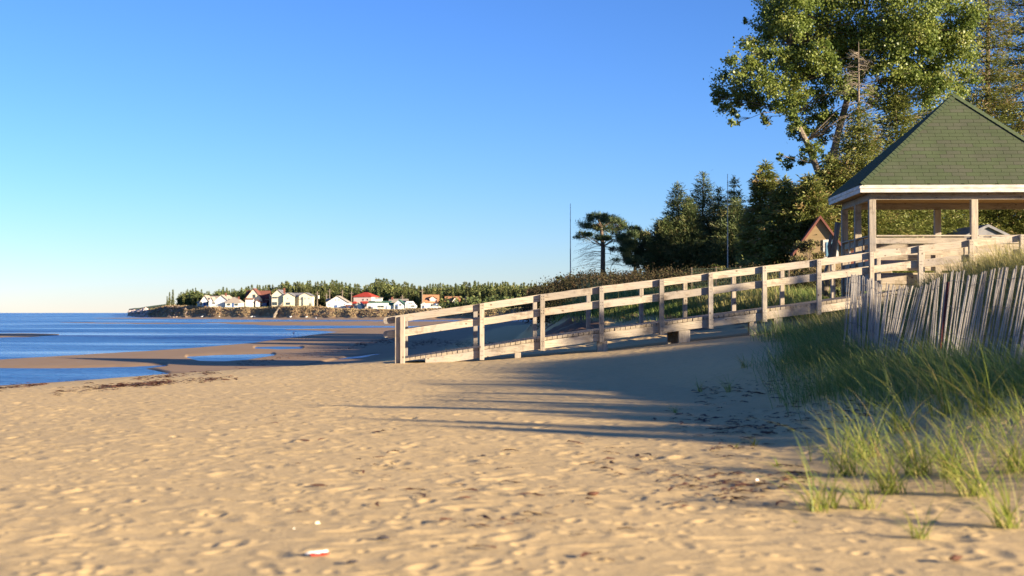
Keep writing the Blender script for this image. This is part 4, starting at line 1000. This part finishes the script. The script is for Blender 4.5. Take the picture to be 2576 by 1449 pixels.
yc_ = lambda u: float(ip(u, COAST))
def k_(u, off): Y = yc_(u)+off; return Y, Y/F
# --- tip: white twin gable with porch
Y, k = k_(516, 28)
house('gabled_house', 515, Y, 20*k, 9, 15*k, 14*k, 'white twin-gabled cottage with a porch, leftmost of the shore houses', 'siding_white', 'roof_tan', 'y', 0, [(-1.6, 1.6, .9, 1.3), (1.2, 1.6, .9, 1.3)], [(0, 1, 2.1)],
      sub=[(14*k, 7, 13*k, 12*k, 'y', 15*k, 1.2, 'siding_white', 'roof_tan'), (14*k, 6, 11*k, 4*k, 'x', -14*k, 2, 'siding_white', 'roof_tan'), (42*k, 7, 22*k, 6*k, 'x', 16*k, 12, 'siding_white', 'roof_tan')])
Y, k = k_(556, 20)
house('gabled_house', 557, Y, 40*k, 11, 16*k, 16*k, 'large bright white gabled house, second from the left among the shore houses', 'siding_white', 'roof_tan', 'y', -.1, [(-3.4, 2.0, 1.3, .5), (2, 2.0, 1.0, 1.0)], [], [(.6, 16*k+1.0, .6)])
Y, k = k_(588, 24)
house('bungalow', 586, Y, 38*k, 8, 12*k, 14*k, 'low white bungalow with grey roof between the bright white gable and the cream gable', 'siding_white', 'roof_tan', 'x', 0, [(-1.8, 1.3, 1.4, .8), (1.4, 1.3, 1.4, .8)], [(0, .9, 2)], [(1.8, 14*k+.3, .6)], hip=True)
Y, k = k_(640, 52)
house('cross_gabled_house', 638, Y, 40*k, 7, 21*k, 25*k, 'cream gabled house with a brown cross roof and blue wing', 'siding_cream', 'roof_brown', 'y', 0, [(.2, 27*k, 1.3, 1.5), (-3, 10*k, 1.2, 1.3), (3, 10*k, 1.4, 1.4)], [(0, 1, 2.1)],
      sub=[(58*k, 7, 22*k, 19*k, 'x', 2*k, 6, 'siding_cream', 'roof_brown'), (10*k, 4, 13*k, 4*k, 'y', 12.5*k, -2.5, 'siding_white', 'roof_brown'), (15*k, 6, 11*k, 6*k, 'x', 25*k, 0, 'siding_blue', 'roof_brown'), (20*k, 2.2, 19*k, 2*k, 'x', -8*k, -2.3, 'siding_white', 'roof_brown')])
Y, k = k_(715, 60)
house('long_cream_house', 699, Y, 31*k, 12, 28*k, 14*k, 'big two-storey cream house of three stepped gables facing the bay', 'siding_cream', 'roof_grey', 'y', 0,
      [(-8*k, 22*k, 13*k, 4*k), (-8*k, 7*k, 13*k, 8*k), (27*k, 7*k, 11*k, 6*k, -1.5), (27*k, 20*k, 2*k, 3*k, -1.5), (60*k, 20*k, 2*k, 3*k, -1.5), (70*k, 20*k, 2*k, 3*k, -1.5), (80*k, 20*k, 2*k, 3*k, -1.5)], [],
      sub=[(28*k, 12, 26*k, 8*k, 'y', 29*k, -1.5, 'siding_cream', 'roof_grey'), (14*k, 8, 24*k, 5*k, 'x', 49*k, 1, 'siding_cream', 'roof_grey'), (33*k, 12, 26*k, 8*k, 'y', 71*k, -1.5, 'siding_cream', 'roof_grey'), (10*k, 12, 27*k, 1*k, 'x', -21*k, 4, 'roof_grey', 'roof_grey'), (60*k, 6, 27*k, 7*k, 'x', 36*k, 6, 'siding_cream', 'roof_grey')], chim=[(2, 14*k+.8, .7)])
Y, k = k_(848, 32)
house('gabled_house', 849, Y, 56*k, 10, 16*k, 17*k, 'broad white gabled house with a blue door, standing alone right of the tall cream house', 'siding_white', 'roof_tan', 'y', 0, [(-21*k, 11*k, 2*k, 4*k), (-5*k, 23*k, 2*k, 3*k), (4*k, 23*k, 2*k, 3*k), (18*k, 12*k, 2*k, 2.5*k)], [(-4*k, 8*k, 10*k)],
      sub=[(22*k, 6, 20*k, 6*k, 'x', -20*k, 3.5, 'siding_white', 'roof_tan')])
Y, k = k_(878, 34)
house('shed', 879, Y, 16*k, 3, 8*k, 2*k, 'small dark shed beside the broad white gabled house', 'siding_dark', 'roof_brown', 'x', 0, [], [(0, .9, 1.2)], cat='shed')
house('shed', 902, Y, 19*k, 4, 8*k, 9*k, 'small white gabled shed in front of the red-roofed house', 'siding_white', 'roof_tan', 'y', -.15, [(-1.0, .8, .4, .5)], [], cat='shed')
Y, k = k_(910, 62)
house('red_roofed_house', 912, Y, 48*k, 8, 30*k, 11*k, 'two-storey pale house with a bright red hipped roof and red porch roofs', 'siding_pink', 'roof_red', 'x', -.25, [(2*k, 23*k, 3*k, 3.5*k), (14*k, 23*k, 3*k, 3.5*k), (4*k, 9*k, 7*k, 5*k, -2.2), (14*k, 9*k, 5*k, 5*k, -2.2)], [],
      sub=[(26*k, 2, 13*k, 5*k, 'x', 8*k, -2.2, 'siding_pink', 'roof_red', True), (15*k, 3, 13*k, 5*k, 'x', -20*k, -1.5, 'siding_pink', 'roof_red', True)], hip=True)
Y, k = k_(950, 40)
house('long_white_building', 954, Y, 53*k, 9, 17*k, 3.5*k, 'long low white building with a green roof and a white box-like upper room', 'siding_white', 'roof_green', 'x', 0, [(4*k, 7*k, 16*k, 4*k), (-16*k, 9*k, 3*k, 3*k)], [(18*k, 3*k, 8*k)],
      sub=[(16*k, 4, 28*k, 1.5*k, 'x', -4*k, 3, 'siding_white', 'roof_tan')])
Y, k = k_(930, 24)
house('shed', 930, Y, 13*k, 3, 13*k, 2*k, 'white box-shaped shed at the left end of the long white building', 'siding_white', 'siding_white', 'x', 0, [(0, 5*k, 1, 1)], [], cat='shed', eave=.05)
Y, k = k_(1000, 55)
house('bungalow', 1001, Y, 44*k, 8, 17*k, 8*k, 'low bungalow with long grey roof behind the green-roofed cottage', 'siding_white', 'roof_tan', 'x', 0, [(-2, 10*k, 1.3, 1)], [], [(-16*k, 8*k+.8, .8)])
Y, k = k_(1000, 26)
house('cottage', 1004, Y, 26*k, 7, 14*k, 11*k, 'white cottage with green roof and pointed gable next to the campers', 'siding_white', 'roof_green', 'y', 0, [(-1, 6*k, 1, .9), (3*k, 12*k, .8, .5)], [(-6*k, 1, 2)],
      sub=[(16*k, 5, 12*k, 5*k, 'x', -17*k, .8, 'siding_white', 'roof_green')])
def camper(u, Y, L, H, label, rot=0):
    x = ux(u, Y); o = empty('camper_trailer', (x, Y, gz(x, Y)), rot, label, 'camper', 'camper trailers parked by the cottage'); mb = MB(); pr = [(-L/2, .5), (-L/2, H*.75), (-L/2+.5, H), (L/2-.7, H), (L/2, H*.7), (L/2, .9), (L/2-.4, .5)]; D = 2.3; n = len(pr)
    mb.v += [(a, 0, b) for a, b in pr]+[(a, D, b) for a, b in pr]; mb.f += [tuple(range(n)), tuple(range(2*n-1, n-1, -1))]+[(i, i+n, (i+1) % n+n, (i+1) % n) for i in range(n)]
    mb.build('body', M['siding_white'], o, .08)
    MB().box(-.5, -.04, H*.5, .9, -.003, H*.75).build('window', M['glass_dark'], o); MB().box(-L/2+.5, -.04, .6, -L/2+1.1, -.003, H*.78).build('door', M['paint_white'], o)
    for s in (0, D-.2): MB().tube([(.1, s, .35), (.1, s+.2, .35)], [.35, .35], 12).build('wheel', M['charcoal'], o)
Y, k = k_(1036, 22); camper(1037, Y, 15*k+1.2, 14*k, 'white camper trailer with one dark window, nearer of two'); camper(1031, Y+9, 18*k+1, 21*k, 'taller white camper trailer parked behind the other')
Y, k = k_(1065, 26)
house('shed', 1065, Y, 12*k, 2.6, 12*k, 4*k, 'tall narrow white shed at the foot of the utility pole', 'siding_white', 'siding_white', 'y', -.1, [(0, 9*k, .4, .4)], [(0, .7, 1.2)], cat='shed', eave=.1)
Y, k = k_(1085, 60)
house('dormer_house', 1085, Y, 38*k, 8, 16*k, 19*k, 'house with steep orange-brown roof and a big white dormer', 'siding_white', 'roof_orange', 'x', .1, [(4*k, 8*k, 1.5, 1.2)], [(9*k, 1, 2.1)],
      sub=[(18*k, 4.5, 26*k, 6*k, 'y', 5*k, .4, 'siding_pink', 'roof_orange')])
Y, k = k_(1140, 70)
house('corner_house', 1138, Y, 36*k, 8, 18*k, 12*k, 'brown-roofed house with a white gable end, rightmost beyond the railing', 'siding_tan', 'roof_orange', 'x', 0, [(-8*k, 9*k, 1.2, 1)], [],
      sub=[(17*k, 5, 18*k, 11*k, 'y', 9*k, -1.5, 'siding_white', 'roof_orange')])
def car(u, off):
    Y, k = k_(u, off); x = ux(u, Y); o = empty('parked_car', (x, Y, gz(x, Y)), .1, 'white car parked on the grass below the orange-roofed house', 'car'); L = 4.4; pr = [(-2.2, .35), (-2.2, .85), (-1.6, .95), (-.9, 1.42), (.8, 1.45), (1.5, .98), (2.15, .85), (2.2, .35)]; n = len(pr); mb = MB()
    mb.v += [(a, 0, b) for a, b in pr]+[(a, 1.75, b) for a, b in pr]; mb.f += [tuple(range(n)), tuple(range(2*n-1, n-1, -1))]+[(i, i+n, (i+1) % n+n, (i+1) % n) for i in range(n)]
    mb.build('body', M['siding_white'], o, .06); MB().quad((-1.4, -.01, .98), (1.3, -.01, .98), (.75, -.01, 1.36), (-.85, -.01, 1.34)).build('window', M['glass_dark'], o)
    for xx in (-1.35, 1.35):
        for yy in (-.02, 1.57): MB().tube([(xx, yy, .33), (xx, yy+.2, .33)], [.33, .33], 14).build('wheel', M['charcoal'], o)
car(1096, 40)
def bench():
    Y, k = k_(434, 34); x = ux(434, Y); o = empty('picnic_table', (x, Y, gz(x, Y)), 0, 'white picnic table on the grass near the tip of the point', 'picnic table'); w = 2.4
    MB().box(-w/2, -.4, .95, w/2, .4, 1.03).build('tabletop', M['paint_white'], o)
    for s in (-.9, .9): MB().box(-w/2, s-.16, .5, w/2, s+.16, .58).build('seat', M['paint_white'], o)
    for s in (-.9, .9): MB().bar((s, -.95, 0), (s, -.1, .94), .12, .12).bar((s, .95, 0), (s, .1, .94), .12, .12).build('leg', M['paint_white'], o)
bench()
def stairs():
    u0, u1 = 690, 712; Y0 = yc_(690)-2; Y1 = yc_(712)+20; a = Vector((ux(u0, Y0), Y0, -.6)); b = Vector((ux(u1, Y1), Y1, 0)); b.z = gz(b.x, b.y)+.6
    o = empty('beach_stairs', a, 0, 'weathered wooden stairs slanting down the reddish bank below the cream house', 'stairs'); d = b-a
    for s in (-.9, .9): MB().bar(Vector((0, s, 0)), d+Vector((0, s, 0)), .15, .35).build('stringer', M['lumber'], o)
    mb = MB()
    for i in range(26): p = d*(i/26); mb.box(p.x-.35, -.9+p.y, p.z+.12, p.x+.35, .9+p.y, p.z+.2)
    mb.build('treads', M['lumber_cross'], o)
    for s in (-.9, .9):
        mb = MB(); mb.bar(Vector((0, s, 1.1)), d+Vector((0, s, 1.1)), .1, .14)
        for i in range(9): p = d*(i/8); mb.box(p.x-.06, p.y+s-.05, p.z-.4, p.x+.06, p.y+s+.05, p.z+1.1)
        mb.build('railing', M['lumber'], o)
stairs()
for i, (u, vt, off, t, lab) in enumerate([(798, 733, 50, 1, 'utility pole with a transformer right of the big cream house'), (821, 738, 60, 0, 'short utility pole above the dormer of the broad white house'), (829, 727, 70, 0, 'taller utility pole just right of the short one'),
        (861, 730, 60, 0, 'utility pole above the right slope of the broad white house'), (884, 733, 75, 0, 'faint utility pole against the trees left of the red roof'), (1012, 742, 70, 1, 'utility pole with a transformer over the long grey roof'), (1062, 727, 34, 0, 'tallest utility pole beside the narrow white shed'), (1172, 745, 60, 0, 'utility pole against trees right of the brown-roofed house')]):
    Y, k = k_(u, off); x = ux(u, Y); z = gz(x, Y); H = vz(vt, Y)-z; o = empty('utility_pole', (x, Y, z), 0, lab, 'utility pole', 'utility poles among the shore houses')
    MB().tube([(0, 0, -.3), (0, 0, H)], [.28, .2], 8).build('pole', M['bark_pale'], o); MB().box(-.9, -.32, H-1.0, .9, -.2, H-.8).build('crossarm', M['bark_pale'], o)
    if t: MB().tube([(.5, 0, H-3.0), (.5, 0, H-1.6)], [.42, .42], 10).build('transformer', M['paint_white'], o)
# --- cottages behind the trees
Yc = 69.5
house('tan_cottage', 2064, Yc, 2.3, 4, .9, 1.6, 'tan A-frame cottage with dark red roof edge and white window, left of the pavilion', 'siding_tan', 'roof_brown', 'y', -.1, [(.5, 1.0, .5, .7)], z=vz(550, Yc)-2.5, winmat='glass_blue', eave=.18,
      sub=[(4.2, 3.4, .35, .75, 'x', 1.45, .9, 'siding_tan', 'roof_brown')])
house('tan_cottage', 2378, 100, 1.9, 5, 2.2, .9, 'small tan gable with red-brown roof glimpsed through the middle of the pavilion', 'siding_tan', 'roof_brown', 'y', .3, [(0, 1.6, .3, .4)], z=vz(566, 100)-3.1, eave=.2)
house('grey_shed', 2484, 84, 2.6, 4, 2.2, .6, 'pale grey shed with low gable seen through the right bay of the pavilion', 'roof_grey', 'roof_grey', 'y', .1, [(-.5, 1.9, .25, .5), (.5, 1.9, .25, .5)], z=vz(571, 84)-2.8, eave=.2, cat='shed')

# ================================================================ FAR WOOD, HEATH, ROCKS
protos = []
for i in range(6):
    H, R = 14, (1.2, 1.6, 1.9, 1.1, 1.5, 2.3)[i]
    mb, V, Fq, Rn = spruce_mesh(H, R, 200+i, 28, 6, 28, 'far_leaf', length=.6, width=.27, low=.05, taper=(1.0, 1.1, .9, 1.1, .95, .6)[i])
    t = empty('conifer', (0, 0, -50)); mb.build('trunk', M['bark'], t); arr('crown', V, Fq, M['far_leaf'], t, rnd=np.clip(Rn+random.uniform(-.15, .15), 0, 1)); protos.append(t)
TVF = [(420, 745), (426, 734), (434, 728), (440, 742), (446, 745), (455, 736), (478, 730), (500, 728), (515, 742), (525, 735), (540, 742), (550, 728), (560, 722), (575, 732), (600, 728), (640, 720), (670, 722), (700, 718), (722, 706), (740, 716), (760, 706), (800, 712), (840, 708), (880, 716), (920, 722), (945, 705), (965, 703), (985, 709), (1000, 708), (1020, 714), (1060, 722), (1100, 716), (1150, 715), (1200, 711), (1250, 712), (1300, 714), (1340, 716), (1420, 716)]
rr = random.Random(9); cnt = 0; used = [False]*6
sky = [(426, 734), (434, 727.5), (421, 744)]
plan = [(u, v, yc_(u)+30) for u, v in sky]
u = 450
while u < 1420:
    v = float(ip(u, TVF)); plan.append((u+rr.uniform(-2, 2), v+(rr.random()**2)*14-5, yc_(u)+rr.uniform(85, 135))); u += rr.uniform(4.4, 7.4)
u = 452
while u < 1420:
    v = float(ip(u, TVF)); plan.append((u, v+rr.uniform(6, 26), yc_(u)+rr.uniform(78, 95))); u += rr.uniform(9, 17)
for u, v, Y in plan[:298]:
    i = rr.randrange(6) if u > 445 else rr.choice((1, 4)); x = ux(u, Y); z = gz(x, Y); H = vz(v, Y)-z
    if used[i]: o = copy_tree(protos[i])
    else: o = protos[i]; used[i] = True
    s = H/14; w = s*rr.uniform(.85, 1.25) if u > 445 else s*1.1
    o.location = (x, Y, z-.2); o.scale = (w, w, s); o.rotation_euler = (0, 0, rr.uniform(0, 6.28))
    if u < 423: lab = 'smallest of three separate conifers on the grass of the point'
    elif u < 428: lab = 'middle-sized separate conifer near the tip of the point'
    elif u < 440: lab = 'tall separate conifer on the point left of the wood'
    else: lab = 'pointed green conifer in the wood behind the shore houses'
    tag(o, lab, 'tree', 'conifers in the far wood')
for i in range(6):
    if not used[i]:
        for c in list(protos[i].children): bpy.data.objects.remove(c)
        bpy.data.objects.remove(protos[i])
def far_wood():
    rng = np.random.default_rng(12); B = []
    for i in range(1100):
        u = rng.uniform(455, 1480); Y = float(ip(u, COAST))+rng.uniform(92, 150); x = ux(u, Y); z = gz(x, Y); H = (vz(float(ip(u, TVF)), Y)-z)*rng.uniform(.6, .88); r = rng.uniform(1.4, 2.4)
        B.append((x, Y, z+H-r, r)); B.append((x+rng.uniform(-2, 2), Y, z+H*.45, r))
    for i in range(160):
        u = rng.uniform(1110, 1420); Y = float(ip(u, COAST))+rng.uniform(35, 80); x = ux(u, Y); z = gz(x, Y); r = rng.uniform(1, 2.4); B.append((x, Y, z+r*.7, r))
    P, N, R = cloud_pts(B, 10, .5, rng, 1.3); V, Fq = leaves(P, N, 1.25, .6, rng)
    R = np.clip(R*.75+.5*fbm(P[:, 0]*.05, P[:, 1]*.02, 9, 2)+.1, 0, 1)
    tag(arr('woodland', V, Fq, M['far_leaf'], rnd=np.repeat(R, 4)), 'mixed green wood filling the land behind the shore houses', 'wood', kind='stuff')
far_wood()
def heath():
    rng = np.random.default_rng(14); n = 4200; u = rng.uniform(375, 1340, n); Yc_ = ip(u, COAST); Y = Yc_+rng.uniform(1.5, 15, n); x = (u-1288)/F*Y; z = ground(x, Y)
    ok = z > -.3; B = [(a, b, c+.15, r) for a, b, c, r in zip(x[ok], Y[ok], z[ok], rng.uniform(.25, .62, ok.sum()))]
    P, N, R = cloud_pts(B, 60, .5, rng, .8); V, Fq = leaves(P, N, .34, .6, rng); R = np.clip(.5*R+.9*fbm(P[:, 0]*.03, P[:, 1]*.01, 6, 3)+.3, 0, 1)
    tag(arr('heath_scrub', V, Fq, M['heath_leaf'], rnd=np.repeat(R, 4)), 'rusty red and olive scrub on the bank below the shore houses', 'scrub', kind='stuff')
heath()
def rocks(name, n, urange, off, mat, label, sz, seed):
    rng = random.Random(seed); mb = MB()
    for i in range(n):
        u = rng.uniform(*urange); Y = yc_(u)+rng.uniform(*off); x = ux(u, Y); z = gz(x, Y); r = rng.uniform(*sz); nn = len(mb.v)
        vs = [Vector(v) for v in ((1, 0, 0), (.3, .9, 0), (-.8, .6, 0), (-.8, -.6, 0), (.3, -.9, 0), (.5, 0, .8), (-.4, .4, .9), (-.3, -.5, .8))]
        for v in vs: mb.v.append((x+v.x*r*rng.uniform(.7, 1.3), Y+v.y*r*rng.uniform(.7, 1.3), max(z, -.9)-.2+v.z*r*rng.uniform(.6, 1.1)))
        mb.f += [tuple(nn+j for j in q) for q in ((0, 1, 5), (1, 2, 6), (1, 6, 5), (2, 3, 6), (3, 7, 6), (3, 4, 7), (4, 0, 5), (4, 5, 7), (5, 6, 7))]
    tag(mb.build(name, M[mat], None), label, 'rocks', kind='stuff')
rocks('shore_rocks', 80, (370, 470), (-2, 12), 'rock', 'dark boulders at the waterline under the tip of the point', (.5, 1.3), 1)
rocks('breakwater_rocks', 150, (322, 372), (-5, 30), 'rock_pale', 'pale pink boulders of the low far breakwater at the end of the point', (.6, 1.7), 2)
# gulls resting on the flats
def gulls():
    first = None; pts_ = [(508, 797, 'pale gull on the flats nearest the tip of the point'), (552, 798, 'pale gull left of the stairs, second from the point'), (633, 799, 'gull below the cream gable, left bird of a pair'), (640, 799, 'gull below the cream gable, right bird of a pair'), (731, 800, 'gull on the flats just right of the stairs'), (771, 800.5, 'lone gull below the right end of the big cream house'), (795, 804, 'gull at the edge of the water strip below the utility pole'), (739, 843, 'pale gull standing at the near end of the bay water')]
    for u, v, lab in pts_:
        Y = min(2.0*F/(v-787), yc_(u)-4); x = ux(u, Y); z = max(gz(x, Y), -.8)
        if first is None:
            o = empty('gull', (0, 0, 0)); s = 1.5; mb = MB(); mb.tube([(-.34*s, 0, .30*s), (-.2*s, 0, .26*s), (0, 0, .24*s), (.16*s, 0, .30*s), (.22*s, 0, .38*s), (.27*s, 0, .40*s), (.31*s, 0, .39*s)], [.01*s, .07*s, .11*s, .09*s, .055*s, .05*s, .01*s], 9); mb.build('body', M['feather'], o, smooth=True)
            for q in (-.04, .04): MB().tube([(0, q*s, 0), (0, q*s, .16*s)], [.008*s, .01*s], 5).build('leg', M['roof_orange'], o)
            MB().tube([(.30*s, 0, .39*s), (.37*s, 0, .37*s)], [.014*s, .004*s], 5).build('beak', M['roof_orange'], o); first = o
        else: o = copy_tree(first)
        o.location = (x, Y, z); o.rotation_euler = (0, 0, random.uniform(0, 6)); o.scale = (.55,)*3 if v > 840 else (1.1,)*3; tag(o, lab, 'gull', 'gulls resting on the tidal flats')
gulls()

# ================================================================ TREES OUTSIDE THE FRAME THAT THROW THE LONG SHADOWS
sh_protos = []
for i in range(2):
    mb, V, Fq, Rn = spruce_mesh(7, 1.5, 300+i, 22, 7, 46, 'spruce_leaf', length=.4, width=.16, low=.02)
    t = empty('spruce_tree', (0, 0, 0)); mb.build('trunk', M['bark'], t); arr('crown', V, Fq, M['spruce_leaf'], t, rnd=Rn); sh_protos.append(t)
SD = Vector((SX, -SY, 0)).normalized()
tl_ = math.tan(SUN_EL); uz = [False, False]
# (tip of shadow x, tip y, distance of tree up-sun, width factor)
SH = [(-1.35, 18.7, 27, .55, 0), (-.2, 19.8, 27, .5, 0), (-.75, 16.0, 26, .5, 0), (-.1, 15.0, 25, .45, 0), (.25, 21.8, 27, .7, 0), (-.1, 24.8, 28, .6, 0), (1.2, 26.8, 27, .6, 0), (.3, 29.4, 26, .45, 0), (.7, 14.4, 24, .5, 0), 
      (.9, 18.6, 23, 1.0, 0), (1.9, 22.6, 23, 1.1, 0), (1.0, 16.6, 22, 1.0, 0), (2.5, 25.4, 22, 1.0, 0), (2.0, 15.0, 21, 1.1, 0), (1.9, 20.4, 20, 1.2, 0), (2.0, 17.6, 20, 1.4, 0), (3.0, 23.8, 20, 1.2, 0), (2.9, 15.7, 18, 1.3, 0), (1.9, 28.4, 24, .6, 0), (2.8, 19.6, 18, 1.5, 0), (2.8, 21.8, 19, 1.5, 0),
      (2.3, 36.4, 22, .6, 1.2), (4.0, 36.6, 21, .5, 1.5), (6.4, 36.5, 22, .8, 1.9), (8.4, 36.5, 21, .5, 2.3), (10, 42, 21, .6, 1.5)]
for j, (x, y, d, w, ze) in enumerate(SH):
    i = j % 2; bx_, by_ = x+SD.x*d, y+SD.y*d; zt = d*tl_+(ze or max(0, gz(x, y))); zb = gz(bx_, by_); H = zt-zb
    o = copy_tree(sh_protos[i]) if uz[i] else sh_protos[i]; uz[i] = True
    o.location = (bx_, by_, zb); s = H/7; o.scale = (w, w, s); o.rotation_euler = (0, 0, j*1.3)
    tag(o, 'bushy spruce in the windbreak standing out of view to the right', 'tree', 'spruces of the windbreak beyond the right edge')

# ================================================================ LIGHT, SKY, CAMERA
sc = bpy.context.scene
w = bpy.data.worlds.new('World'); sc.world = w; w.use_nodes = True; n = w.node_tree.nodes; l = w.node_tree.links; n.clear()
sky_ = n.new('ShaderNodeTexSky'); sky_.sky_type = 'NISHITA'; sky_.sun_disc = False; sky_.sun_elevation = SUN_EL; sky_.sun_rotation = SUN_AZ
sky_.altitude = 0; sky_.air_density = 1.0; sky_.dust_density = 0.0; sky_.ozone_density = 6.0
tint = n.new('ShaderNodeMix'); tint.data_type = 'RGBA'; tint.blend_type = 'MULTIPLY'; tint.inputs[0].default_value = 1; tint.inputs[7].default_value = (1.03, .84, .93, 1)
hs = n.new('ShaderNodeHueSaturation'); hs.inputs['Saturation'].default_value = 1.0; gm = n.new('ShaderNodeGamma'); gm.inputs[1].default_value = 1.25; l.new(tint.outputs[2], hs.inputs['Color'])
bg = n.new('ShaderNodeBackground'); bg.inputs[1].default_value = SKY_STR; wo = n.new('ShaderNodeOutputWorld')
l.new(sky_.outputs[0], gm.inputs[0]); l.new(gm.outputs[0], tint.inputs[6]); l.new(hs.outputs[0], bg.inputs[0]); l.new(bg.outputs[0], wo.inputs[0])
sd = bpy.data.lights.new('sun', 'SUN'); sd.energy = SUN_STR; sd.angle = math.radians(.6); sd.color = (1.0, .83, .60)
so = bpy.data.objects.new('sun', sd); C.objects.link(so)
dv = Vector((-SX, SY, 0)).normalized()*math.cos(SUN_EL)+Vector((0, 0, -math.sin(SUN_EL))); so.rotation_euler = dv.to_track_quat('-Z', 'Y').to_euler(); so.location = (20, -15, 12)
cd = bpy.data.cameras.new('camera'); cam = bpy.data.objects.new('camera', cd); C.objects.link(cam); sc.camera = cam
cam.location = (0, 0, CH); cam.rotation_euler = (math.pi/2+PITCH, 0, 0); cd.sensor_width = 36; cd.lens = 36*F/2576; cd.clip_start = .1; cd.clip_end = 90000
cd.dof.use_dof = True; cd.dof.focus_distance = 38; cd.dof.aperture_fstop = 2.3
sc.view_settings.view_transform = 'Standard'; sc.view_settings.look = 'None'; sc.view_settings.exposure = EXPO; sc.view_settings.gamma = 1
